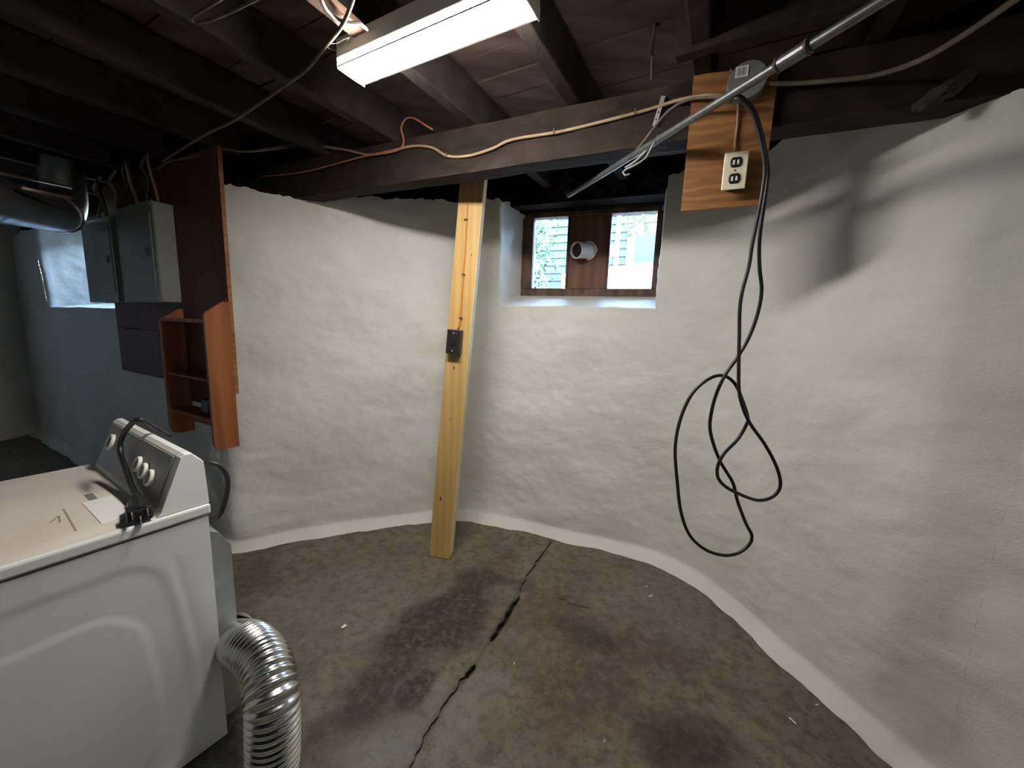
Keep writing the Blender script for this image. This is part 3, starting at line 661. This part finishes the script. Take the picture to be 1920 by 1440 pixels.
cable('old_wire', [onz(495, -8, zc), onz(455, 12, zc), onz(430, 24, zc), onz(395, 38, zc), onz(365, 43, zc), onz(358, 34, zc), onz(420, -5, zc)], .004, M_dusty, 'thin old wire bent back on itself between dark joists', 'wire')
cable('loose_cable', [onply(1425, 155, .02), onply(1452, 157, .03), ond(1500, 156, 1.45), ond(1560, 151, 1.4), ond(1640, 141, 1.33), ond(1720, 115, 1.22), ond(1800, 70, 1.1), ond(1910, -5, .97), ond(1990, -60, .88)], .0075, M_dusty, 'grey brown cable swooping from the junction box along above the right wall')
ob_ = lambda L: [onbeam(x, y, o) for x, y, o in L]
cable('grey_cable', ob_([(1390, 186, .2), (1340, 182, .17), (1290, 187, .13), (1255, 207, .1), (1228, 238, .06), (1205, 268, .03), (1180, 298, -.02)]), .0052, M_dusty, 'dull grey cable arching off the conduit down across the beam')
cable('grey_cable', ob_([(1384, 188, .22), (1340, 192, .2), (1300, 218, .17), (1272, 244, .14), (1234, 262, .1), (1212, 282, .07), (1192, 302, .04), (1172, 315, .03)]), .0048, M_greywire, 'pale grey cable lying along the conduit below the beam')
cable('looped_wire', ob_([(1300, 222, .16), (1270, 246, .14), (1233, 256, .12), (1222, 275, .11), (1212, 295, .1), (1190, 310, .1), (1173, 318, .1), (1168, 323, .1), (1172, 329, .1), (1181, 326, .1)]), .0036, M_greywire, 'thin pale wire with a curled loose end hanging off the conduit', 'wire')
# strap on the beam
qa, qb = onbeam(1244, 180, .012), onbeam(1227, 236, .012)
d = qb - qa; l = np.linalg.norm(d); d /= l; e = np.cross(nb, d)
V, Fc = obox(qa, d, e, nb, (0, l), (-.008, .008), (-.002, .0015)); strap = tag(mk('metal_strap', V, Fc, M_zinc), 'small zinc strap nailed on the beam behind the cables', 'strap')
for t in (.3, .55, .8):
    V, Fc = cyl(qa + d * l * t - nb * .001, qa + d * l * t - nb * .004, .003, 8); mk('hole', V, Fc, M_dark, strap)
# hanging iron hook
hk = onz(1228, 42, ZP); hx = hk.copy(); zlo = ond(1232, 150, hk[1])[2]
V, Fc = tube(crom([hk, hk - Z_ * .1, V3(hk[0] - .002, hk[1], zlo + .12), V3(hk[0] + .004, hk[1], zlo + .06), V3(hk[0] + .004, hk[1], zlo)], .01), [.007] * 1, 8) if False else tube(crom([hk, hk - Z_ * (ZP - zlo) * .5, V3(hk[0] + .004, hk[1], zlo)], .01), .0055, 8)
hook = tag(mk('iron_hook', V, Fc, M_iron, smooth=True), 'rusty iron rod with a hooked wire hanging from the subfloor', 'hook')
zm = hk[2] - (ZP - zlo) * .55
V, Fc = tube(crom([hk + V3(-.008, -.006, -.06), V3(hk[0] - .012, hk[1] - .008, zm + .02), V3(hk[0] - .01, hk[1] - .01, zm - .01), V3(hk[0] + .004, hk[1] - .01, zm - .018), V3(hk[0] + .014, hk[1] - .008, zm)], .006), .0028, 8); mk('wire_hook', V, Fc, M_iron, hook, smooth=True)

# ================================================================== ceiling lamp
ZL = 2.355
lc = (onz(646, 132, ZL) + onz(674, 163, ZL)) / 2
lnear = onz(998, 40, ZL)
vl = (onz(646, 132, ZL) @ VJ + onz(672, 163, ZL) @ VJ) / 2
u0, u1 = lc @ U, lnear @ U + .012
lampE = tag(empty('ceiling_lamp', uvp((u0 + u1) / 2, vl, ZL)), 'white strip lamp with a glowing wraparound diffuser fixed under the joists', 'lamp')
def lb(name, u, v, z, m, bv=.003): V, Fc = obox(uvp(0, vl, 0), U, VJ, Z_, u, v, z, bv, 2); return mk(name, V, Fc, m, lampE)
lb('pan', (u0 - .004, u1 + .004), (-.06, .06), (ZL + .034, ZJ - .001), M_pan)
prof = [(-.054, .034), (-.056, .022), (-.05, .007), (-.036, .001), (-.015, 0), (.015, 0), (.036, .001), (.05, .007), (.056, .022), (.054, .034)]
V, Fc = loft([np.array([uvp(u, vl + a, ZL + z) for a, z in prof]) for u in (u0, u1)], closed=True, caps=True); mk('diffuser', V, Fc, M_lens, lampE)
for u in (u0 - .006, u1 + .001):
    lb('end_cap', (u, u + .005), (-.059, .059), (ZL + .002, ZL + .04), M_pan, .002)
for s_ in (-1, 1): lb('trim_rail', (u0, u1), (s_ * .0545 - .003, s_ * .0545 + .003), (ZL + .008, ZL + .0125), M_greybox, 0)
lb('latch', (u1 + .004, u1 + .010), (-.02, -.006), (ZL + .012, ZL + .06), M_rough, .001)

# ================================================================== left wall: backboard, breaker panels, rack
BQ = ond(440, 733, 2.2)
BO = V3(BQ[0], BQ[1], 0)
def onbd(x, y, off=0): return onv(x, y, BO + NM * off, UM)
def tz(x, y, off=0): q = onbd(x, y, off); return (q - BO) @ UM, q[2]
BZ0 = 1.05
V, Fc = obox(BO, UM, NM, Z_, (0, 1.655), (-.022, 0), (BZ0, 2.40), .0015, 1)
board = tag(mk('backboard', V, Fc, M_boardbrown), 'large reddish brown plywood backboard carrying the breaker panels', 'board')
V, Fc = obox(BO, UM, NM, Z_, (-.003, .0005), (-.021, -.001), (BZ0 + .003, 2.39)); mk('ply_edge', V, Fc, M_ply, board)
for t_ in (.15, 1.4):
    V, Fc = obox(BO, UM, NM, Z_, (t_, t_ + .06), (-.06, -.022), (BZ0 + .1, 2.3)); mk('batten', V, Fc, M_boardbrown, board)
def panel(t0, t1, z0, z1, dep, label):
    E = tag(empty('breaker_panel', BO + UM * (t0 + t1) / 2 + Z_ * z0), label, 'breaker panel', 'breaker panels on the backboard')
    bx = lambda nm, t, y, z, m, bv=.002, par=E: mk(nm, *obox(BO, UM, NM, Z_, t, y, z, bv, 1), m, par)
    bx('box', (t0, t1), (0, dep), (z0, z1), M_panelgrey, .004)
    bx('cover', (t0 - .004, t1 + .004), (dep, dep + .006), (z0 - .004, z1 + .004), M_panelgrey)
    dr = bx('door', (t0 + .03, t1 - .05), (dep + .006, dep + .012), (z0 + .06, z1 - .06), M_panelgrey, .002)
    bx('latch', (t0 + .06, t0 + .11), (dep + .012, dep + .016), ((z0 + z1) / 2 - .02, (z0 + z1) / 2 + .03), M_dark, .001, dr)
    for zz in (z0 + .02, z1 - .02):
        for tt in (t0 + .02, t1 - .02):
            q = BO + UM * tt + NM * (dep + .006) + Z_ * zz; V, Fc = cyl(q, q + NM * .004, .006, 8); mk('screw', V, Fc, M_zinc, E)
tR, zB = tz(304, 566, .1); tL2 = tz(237, 567, .1)[0]; tR1 = tz(222, 567, .1)[0]; tL1 = tz(168, 567, .1)[0]
zTop = tz(283, 376, .1)[1]
panel(tR, tL2, zB, zTop, .1, 'grey breaker panel box nearer the wooden rack on the backboard')
panel(tR1, tL1, zB, zTop - .02, .09, 'grey breaker panel box beside the bright window recess')
V, Fc = obox(BO, UM, NM, Z_, (tL2 + .03, tR1 - .03), (0, .06), (zB + .02, zTop + .05), .003, 1)
tag(mk('gap_filler', V, Fc, M_dark), 'narrow black gap trough between the two breaker panels', 'filler')  # plain black box filling the gap between the panels
V, Fc = obox(BO, UM, NM, Z_, (.85, 1.5), (0, .03), (1.34, 1.38), .002, 1)
tag(mk('wood_cleat', V, Fc, M_boardbrown), 'narrow wooden cleat on the backboard under the breaker panels', 'cleat')
for i, (t_, lean, lab) in enumerate(((.62, .05, 'nearest the rack'), (.78, -.06, ''), (.9, .08, ''), (1.02, .02, ''), (1.3, -.07, ''), (1.45, .05, ''), (1.62, -.1, ''))):
    q = BO + UM * t_ + NM * .045 + Z_ * (zTop - .01 - (.02 if i > 3 else 0))
    V, Fc = tube(crom([q, q + Z_ * .08 + UM * lean * .3, q + Z_ * .16 + UM * lean, q + Z_ * .24 + UM * lean * .6 + NM * .02, q + V3(0, 0, .31) + UM * lean * 1.5], .02), .0075 + .002 * (i % 3), 8)
    tag(mk('feeder_cable', V, Fc, M_dusty if i % 2 else M_beige, smooth=True), 'grey brown feeder cable rising from the top of the breaker panels' if i % 2 else 'tan feeder cable rising from the top of the breaker panels', 'cable', 'feeder cables above the breaker panels')
# rack
RD = .125
rk = tag(empty('wall_rack', BO + UM * .25 + Z_ * .75), 'reddish stained wooden wall rack with two shelves on the backboard', 'rack')
rb = lambda nm, t, y, z, m=M_rack, bv=.003: mk(nm, *obox(BO, UM, NM, Z_, t, y, z, bv, 1), m, rk)
def side_panel(t0, t1, zlo, zhi, low_front):
    prof = [(.0, zhi + .03), (.03, zhi + .03), (RD - .01, zhi - .03), (RD, zhi - .045), (RD, zlo + .04), (RD - .012, zlo + .01), (RD - .04, zlo), (.0, zlo)]
    a = np.array([BO + UM * t0 + NM * (y + .012) + Z_ * z for y, z in prof]); b = a + UM * (t1 - t0)
    V, Fc = loft([a, b], caps=True); mk('side_panel', V, Fc, M_rack, rk)
side_panel(-.035, -.015, .745, 1.545, 0); side_panel(.50, .52, .755, 1.5, 0)
rb('back_panel', (-.015, .50), (.012, .02), (.95, 1.60), M_boardbrown)
rb('shelf', (-.015, .50), (.02, RD + .01), (1.455, 1.475)); rb('shelf', (-.015, .50), (.02, RD + .008), (1.135, 1.15)); rb('shelf', (-.015, .50), (.02, RD + .008), (.905, .925))
rb('lower_rail', (-.015, .50), (.02, .04), (.83, .86))
V, Fc = obox(BO, UM, NM, Z_, (.05, .17), (.03, .11), (.926, 1.02), .02, 2)
tag(mk('dark_tin', V, Fc, M_dark), 'small dark lump of a tin on the lowest shelf of the rack', 'tin')
# overhead duct and pipes, far left
da, db = ond(-110, 352, 1.75), ond(112, 402, 2.75)
dd = db - da; dl = np.linalg.norm(dd); dd /= dl
n_ = 130; tt = np.linspace(-1.2, dl, n_); rr = .115 + .003 * (np.arange(n_) % 10 == 0)
V, Fc = tube(np.array([da + dd * t for t in tt]), rr, 24)
duct1 = tag(mk('ceiling_duct', V, Fc, M_ducttin, smooth=True), 'shiny round tin duct hanging by the ceiling before the bright window recess', 'duct')
V, Fc = tube([db - dd * .05, db - dd * .03, db + dd * .01], [.12, .124, .12], 24); mk('band', V, Fc, M_ducttin, duct1)
V, Fc = tube(crom([db - dd * .02, db + dd * .06 + Z_ * .03, db + dd * .12 + Z_ * .12, db + dd * .13 + Z_ * .25, db + dd * .13 + Z_ * .38], .02), .113, 24); mk('elbow', V, Fc, M_ducttin, duct1, smooth=True)
for i, (p, q) in enumerate((((-60, 312, 2.0), (132, 352, 2.75)), ((40, 352, 2.05), (132, 371, 2.3)))):
    V, Fc = cyl(ond(*p), ond(*q), .009, 10)
    tag(mk('copper_pipe', V, Fc, M_copper, smooth=True), ['long pinkish copper pipe above the tin duct', 'short pinkish copper pipe just above the tin duct'][i], 'pipe')

# ================================================================== dryer
DC = onz(428, 1388); ang = math.atan2(.847, .531)
dx, dy = V3(.531, .847, 0), V3(-.847, .531, 0)
dry = tag(empty('clothes_dryer', DC, ang), 'white clothes dryer with a taupe control console and embossed side', 'dryer')
D_ = lambda x, y, z: DC + dx * x + dy * y + Z_ * z
db_ = lambda nm, x, y, z, m, bv=.004, par=dry, seg=2: mk(nm, *obox(DC, dx, dy, Z_, x, y, z, bv, seg), m, par)
WD, DD, HT = .745, .70, .858
# side sheet with pressed relief
nx, nz = 110, 130; gx = np.linspace(-DD, 0, nx); gz = np.linspace(.03, HT, nz)
GX, GZ = np.meshgrid(gx, gz, indexing='ij')
def ridge(x0, x1, z0, z1, r, wd):                     # distance to a rounded rectangle outline
    cx_, cz_ = (x0 + x1) / 2, (z0 + z1) / 2
    qx, qz = np.abs(GX - cx_) - (x1 - x0) / 2 + r, np.abs(GZ - cz_) - (z1 - z0) / 2 + r
    return np.hypot(np.maximum(qx, 0), np.maximum(qz, 0)) + np.minimum(np.maximum(qx, qz), 0) - r
bow = .12 * ((GZ - .40) / .45) ** 2 * (GX + .35)
GXo = GX.copy(); GX = GX + .16 * np.clip(GZ - .35, 0, 1) ** 1.4 * np.clip((GX + .45) / .3, 0, 1)
r1 = ridge(-.66, -.085, .06, .775, .09, 0); r2 = ridge(-.60, -.16, .10, .66, .12, 0)
sm = lambda d, w: np.clip(.5 - d / w, 0, 1)
ss_ = lambda t: t * t * (3 - 2 * t)
rel = -.0026 * ss_(sm(r1, .035)) + .0026 * ss_(sm(r2, .03)) - .0012 * np.exp(-((GXo + .055 + .10 * np.clip(GZ - .4, 0, 1)) / .012) ** 2) * (GZ < .76) * (GZ > .12)
rel += .0008 * fbm(GXo * 3, GZ * 3, 0, 2, 8)
edge_ = np.minimum.reduce([GXo + DD, -GXo, GZ - .03, HT - GZ]); rel *= np.clip(edge_ / .03, 0, 1)
GX = GXo
Vs = np.stack([DC[0] + dx[0] * GX + dy[0] * (-rel), DC[1] + dx[1] * GX + dy[1] * (-rel), GZ], -1).reshape(-1, 3)
Fs = [(i * nz + j, (i + 1) * nz + j, (i + 1) * nz + j + 1, i * nz + j + 1) for i in range(nx - 1) for j in range(nz - 1)]
mk('side_sheet', Vs, Fs, M_white_enamel, dry, smooth=True)
db_('body', (-DD, -.002), (.008, WD), (.03, HT - .002), M_white_enamel)
for x in (-.62, -.06):
    for y in (.06, WD - .06):
        V, Fc = cyl(D_(x, y, 0), D_(x, y, .03), .022, 12); mk('foot', V, Fc, M_black, dry)
top = db_('top', (-DD - .012, .008), (-.006, WD + .006), (HT + .006, HT + .040), M_white_enamel, .007)
db_('dusty_surface', (-DD, -.02), (.012, WD - .012), (HT + .0395, HT + .0402), M_dusttop, 0, top)
ld = db_('lint_door', (-.222, -.155), (.085, .305), (HT + .0395, HT + .0425), M_console_w, .001)
db_('lint_slot', (-.205, -.185), (.305, .38), (HT + .039, HT + .0405), M_greybox, 0)
# console: wedge with rounded upper edges
zc0 = HT + .04
pr = [(-.122, zc0), (-.114, zc0 + .012), (-.055, zc0 + .168), (-.045, zc0 + .178), (-.028, zc0 + .178), (-.004, zc0 + .150), (.003, zc0 + .14), (.008, zc0 + .02), (.008, zc0)]
def cons(y, k=1.0):
    cxm, czm = -.05, zc0 + .07
    return np.array([D_(cxm + (x - cxm) * k, y, max(zc0, czm + (z - czm) * k)) for x, z in pr])
cy0, cy1 = .004, .70
V, Fc = loft([cons(cy0, .97), cons(cy0 + .006), cons(cy0 + .05), cons(cy1 - .05), cons(cy1 - .006), cons(cy1, .97)], caps=True)
con = mk('console', V, Fc, M_console_w, dry)
a0, a1 = D_(-.1135, 0, zc0 + .016), D_(-.0555, 0, zc0 + .168); cu = a1 - a0; cl = np.linalg.norm(cu); cu /= cl; cn = np.cross(dy, cu)
if cn @ dx > 0: cn = -cn
V, Fc = obox(a0, dy, cu, cn, (.045, cy1 - .02), (.0, cl - .004), (-.001, .003), .001, 1); mk('fascia', V, Fc, M_console, con)
V, Fc = obox(D_(0, .041, 0), dx, dy, Z_, (-.1, .0), (0, .002), (zc0, zc0 + .002)); 
V2 = cons(.044, 1.004); V3_ = cons(.047, 1.004); Vq, Fq = loft([V2, V3_]); mk('end_seam', Vq, Fq, M_greybox, con)
for yk, zk, r in ((.60, .60, .030), (.275, .52, .026), (.21, .47, .026), (.145, .43, .026)):
    q = a0 + dy * yk + cu * cl * zk + cn * .003
    rg = lambda rr, off: np.array([q + cn * off + rr * (math.cos(t) * dy + math.sin(t) * cu) for t in np.linspace(0, 2 * math.pi, 24, endpoint=False)])
    V, Fc = loft([rg(r, 0), rg(r, .008), rg(r * .9, .012), rg(r * .72, .012), rg(r * .68, .010)]); kb = mk('knob', V, Fc, M_console_w, con)
    V, Fc = loft([rg(r * .7, .010), rg(r * .7, .0105), rg(0.0, .0105)]); mk('knob_face', V, Fc, M_console, kb)
    V, Fc = obox(q, dy, cu, cn, (-r * .12, r * .12), (-r * .5, r * .5), (.0100, .0125), .001, 1); mk('knob_grip', V, Fc, M_console, kb)
# back sheet standing proud of the rear
pr = [(.0, .09), (.0, .80), (.03, .78), (.06, .72), (.06, .12), (.03, .09)]
V, Fc = loft([np.array([D_(x, y, z) for x, z in pr]) for y in (.012, WD - .02)], caps=True); mk('rear_cover', V, Fc, M_galv, dry)
q = D_(.06, .0, 0)
# power cord: from the rear, over the console, plug hanging on the top
def onside(x, y, off=0): return onv(x, y, DC + dy * off, dx)
cp = [D_(.03, .05, .72), D_(.06, .045, .74), onv(424, 935, D_(.075, .02, 0), dy) * 1.0]
def onrear(x, y, off): return onv(x, y, D_(off, 0, 0), dy)
loopP = [D_(.0, .10, .80), onside(402, 973, .06), onside(415, 958, .045), onside(425, 925, .04), onside(426, 895, .04), onside(413, 874, .045), onside(392, 868, .06), D_(.0, .12, zc0 + .12)]
V, Fc = tube(crom(loopP, .01), .0085, 10); pc_ = mk('power_cord', V, Fc, M_black, dry, smooth=True)
def onfas(x, y, off):                                # on the plane of the console face, raised by off
    v = ray(x, y); qq = a0 + cn * off; t = (qq - V3(0, 0, H)).dot(cn) / v.dot(cn); return v * t + [0, 0, H]
cordP = [D_(.02, .34, zc0 + .16), D_(-.02, .335, zc0 + .195), onfas(262, 787, .045), onfas(240, 802, .04), onfas(227, 825, .03), onfas(226, 850, .022), onfas(236, 880, .018), onfas(246, 910, .018), onfas(255, 928, .02)]
V, Fc = tube(crom(cordP, .01), .0085, 10); mk('power_cord', V, Fc, M_black, dry, smooth=True)
pq = onfas(255, 928, .02); pe = onz(262, 962, zc0 + .03)
d = pe - pq; l = np.linalg.norm(d); d /= l; e = np.cross(d, Z_); e /= np.linalg.norm(e); g = np.cross(e, d)
V, Fc = tube(np.array([pq + d * t for t in (0, .02, .03, .06, .07, l + .01)]), [.011, .013, .010, .014, .024, .024], 12); plug = mk('plug', V, Fc, M_black, dry)
V, Fc = obox(pe, d, e, g, (-.03, .012), (-.028, .028), (-.022, .018), .006, 2); mk('plug_body', V, Fc, M_black, plug)
for a_, b_ in ((-.016, .006), (.016, .006), (0, -.012)):
    V, Fc = obox(pe + e * a_ + g * b_, d, e, g, (.01, .035), (-.0015, .0015), (-.007, .007)); mk('prong', V, Fc, M_zinc, plug)
# marks of dust left on the top
for x0, y0, x1, y1 in ((-.262, .295, -.27, .09), (-.30, .21, -.278, .245), (-.278, .245, -.285, .19)):
    p, q = D_(x0, y0, HT + .0403), D_(x1, y1, HT + .0403); d = q - p; l = np.linalg.norm(d); d /= l; e = np.cross(Z_, d)
    V, Fc = obox(p, d, e, Z_, (0, l), (-.0022, .0022), (-.0005, .0005)); mk('scuff_mark', V, Fc, M_console, top)

# ================================================================== flexible dryer duct
pth = crom([D_(.062, .075, .345), onv(437, 1200, D_(.075, 0, 0), dy), V3(*(ray(468, 1210) / F * 1.27 + [0, 0, H])), V3(*(ray(496, 1244) / F * 1.18 + [0, 0, H])), V3(*(ray(510, 1300) / F * 1.12 + [0, 0, H])), V3(*(ray(513, 1360) / F * 1.11 + [0, 0, H])),
            V3(*(ray(512, 1440) / F * 1.12 + [0, 0, H])), V3(*(ray(500, 1510) / F * 1.11 + [0, 0, H])), V3(*(ray(478, 1590) / F * 1.03 + [0, 0, H]))], .0022)
ln = np.r_[0, np.cumsum(np.linalg.norm(np.diff(pth, axis=0), axis=1))]; pth = pth[:]
rr = .068 + .0042 * np.sin(ln / .0185 * 2 * math.pi)
V, Fc = tube(pth, rr, 36, caps=False)
fd = tag(mk('flexible_duct', V, Fc, M_alu, smooth=True), 'ribbed silver flexible duct curving down from the rear of the dryer', 'duct')

# ================================================================== outside
ZG = 1.60
HW = W0 + oW * 3.6                                    # plane of the neighbouring house, parallel to the window wall
house = tag(empty('neighbour_house', HW + Z_ * ZG + uW * 1.0), 'blue grey clapboard house wall with white trim seen through the window', 'house')
hb = lambda nm, x, y, z, m, par=house, bv=0: mk(nm, *obox(HW, uW, oW, Z_, x, y, z, bv, 1), m, par)
hs = lambda px, py: (onv(px, py, HW, uW) - HW) @ uW
hz = lambda px, py: onv(px, py, HW, uW)[2]
hb('backing_wall', (-3.0, 5.5), (.03, .1), (ZG, 3.6), M_siding)
pl = None
for k in range(17):
    z0 = ZG + .05 + k * .118
    A = np.array([HW + uW * x + oW * y + Z_ * z for x in (-3.0, 5.5) for y, z in ((.03, z0), (-.012, z0), (.012, z0 + .128), (.03, z0 + .128))])
    V, Fc = loft([A[:4], A[4:]], caps=True); mk('clapboard', V, Fc, M_siding, house)
x0, x1 = hs(1154, 450), hs(1163, 450); hb('corner_board', (x0, x1), (-.05, .02), (ZG, 3.6), M_trimw)
x0 = hs(1176, 450); zt2 = hz(1190, 421); wz0 = hz(1190, 500) - .2
hw = hb('window', (x0, x0 + 1.0), (-.045, .0), (wz0, zt2), M_trimw)
hb('window_glazing', (x0 + .12, x0 + .88), (-.05, -.03), (wz0 + .1, zt2 - .12), mat('dim_window_glass', (.035, .055, .055), None, .35, spec=.15), hw)
hb('meeting_rail', (x0 + .1, x0 + .9), (-.056, -.03), ((wz0 + zt2) / 2 - .2, (wz0 + zt2) / 2 - .15), M_trimw, hw)
# low white masonry block
LWp = W0 + oW * 2.6
lx0, lx1 = (onv(1052, 530, LWp, uW) - LWp) @ uW, (onv(1240, 530, LWp, uW) - LWp) @ uW + 1.0; lz = onv(1180, 498, LWp, uW)[2]
xq = (onv(1128, 530, LWp, uW) - LWp) @ uW
V, Fc = obox(LWp, uW, oW, Z_, (xq, lx1), (0, .35), (ZG, lz), .01, 2)
bk = tag(mk('masonry_block', V, Fc, M_conc), 'low bright white masonry block outside the right window pane', 'block')
lz2 = onv(1055, 513, LWp, uW)[2]
V, Fc = obox(LWp, uW, oW, Z_, (lx0, lx0 + .09), (0, .09), (ZG, lz2), .01, 2); tag(mk('garden_post', V, Fc, M_conc), 'short white post outside the left window pane', 'post')
# soil outside, starting behind the foundation
ri = outer_ring(.5, ZG); ce = V3(-2, 1, ZG)
V, Fc = loft([outer_ring(.5, -.06), ri, ri + (ri - ce) * .25, ce + (ri - ce) * 5], closed=True)
Fc = list(Fc) + [tuple(range(len(ri)))]
gr = struct(mk('ground', V, Fc, M_ground, base=V3(0, 0, ZG)))
def leaves(name, pts, size, m, parent, seed):
    rnd = np.random.default_rng(seed); V = []; Fc = []
    for p in pts:
        a = rnd.normal(size=3); a /= np.linalg.norm(a); b = np.cross(a, rnd.normal(size=3)); b /= np.linalg.norm(b); c = np.cross(a, b)
        s = size * rnd.uniform(.6, 1.3); k = len(V)
        V += [p - a * s, p + b * s * .45 - a * s * .1 + c * s * .1, p + a * s, p - b * s * .45 - a * s * .1 + c * s * .1]
        Fc += [(k, k + 1, k + 2), (k, k + 2, k + 3)]
    o = mk(name, V, Fc, m, parent); o['kind'] = 'stuff'; return o
rnd = np.random.default_rng(4)
SP = W0 + oW * 2.9
sc = onv(1003, 450, SP, uW)
shr = tag(empty('climbing_shrub', V3(sc[0], sc[1], ZG)), 'leafy green shrub against the clapboard house beyond the left pane', 'shrub')
pts = [V3(sc[0], sc[1], sc[2]) + uW * rnd.normal(0, .17) + oW * rnd.normal(0, .15) + Z_ * (rnd.normal(.0, .5)) for _ in range(700)]
leaves('foliage', [p for p in pts if p[2] > ZG], .045, M_leaf, shr, 5)
for k in range(4):
    b0 = V3(sc[0], sc[1], ZG) + uW * .05 * k; V, Fc = tube(crom([b0, b0 + Z_ * .5 + uW * .06, b0 + Z_ * 1.1 - uW * .08 * k, b0 + Z_ * 1.6], .1), .012, 6); mk('stem', V, Fc, M_bark, shr)
SP = W0 + oW * 1.7
sc = onv(1196, 425, SP, uW)
shr = tag(empty('sapling', V3(sc[0] + .05, sc[1], ZG)), 'small bright green leafy twig outside the right window pane', 'sapling')
pts = [sc + uW * rnd.normal(.03, .09) + oW * rnd.normal(0, .06) + Z_ * rnd.normal(.0, .09) for _ in range(60)]
leaves('foliage', pts, .04, M_leafb, shr, 6)
V, Fc = tube(crom([V3(sc[0] + .45, sc[1], ZG), V3(sc[0] + .35, sc[1], sc[2] - .3), V3(sc[0] + .15, sc[1], sc[2] - .05), sc], .05), .007, 6); mk('stem', V, Fc, M_bark, shr)

# ================================================================== small things: cobwebs, chips
def web(pts, r, label):
    parts = [tube(crom(q, .01), r, 4) for q in pts]; V, Fc = join(*parts); o = tag(mk('cobweb', V, Fc, M_web), label, 'cobweb'); return o
z_ = ZJ - .03
W = lambda *L: [onz(x, y, z_) for x, y in L]
web([W((608, 86), (625, 94), (640, 96), (655, 70)), W((635, 80), (637, 90), (643, 97), (649, 98)), W((618, 82), (632, 81), (645, 74), (654, 70)), W((652, 71), (652, 86), (650, 100))], .0011, 'dusty cobweb strands below the lighter board stub')
web([bb([(560, 243), (575, 247), (590, 250)], .02), bb([(580, 250), (580, 235), (590, 245), (605, 232), (628, 222)], .02)], .0014, 'dusty cobweb tuft on the dark joist left of the curled red wire')
web([bb([(705, 208), (716, 225), (722, 218), (730, 216)], .02)], .0013, 'small hooked cobweb shred on the beam below the lamp')
chips = [(645, 1175, 'white paint chip on grey concrete between duct and leaning board'), (1220, 1118, 'curled white chip on the floor below the hanging cord'), (1486, 1352, 'slim white chip near the white cove of the right wall'), (1532, 1322, 'tiny white chip touching the shadowed floor edge by the cove'), (964, 1245, 'tiny white chip beside the floor crack'), (1133, 1390, 'tiny white chip on the rust stained floor'), (1212, 1100, 'tiny white fleck just above the curled chip')]
for i, (px, py, lab) in enumerate(chips):
    p = onz(px, py, .001); s = (.012, .014, .013, .008, .006, .006, .007)[i]; a = random.uniform(0, 3)
    V, Fc = obox(p, V3(math.cos(a), math.sin(a), 0), V3(-math.sin(a), math.cos(a), 0), Z_, (-s, s), (-s * (.7 if i == 0 else .25), s * (.7 if i == 0 else .25)), (0, .004), .001, 1)
    tag(mk('paint_chip', V, Fc, M_chip), lab, 'paint chip', 'chips on the floor')
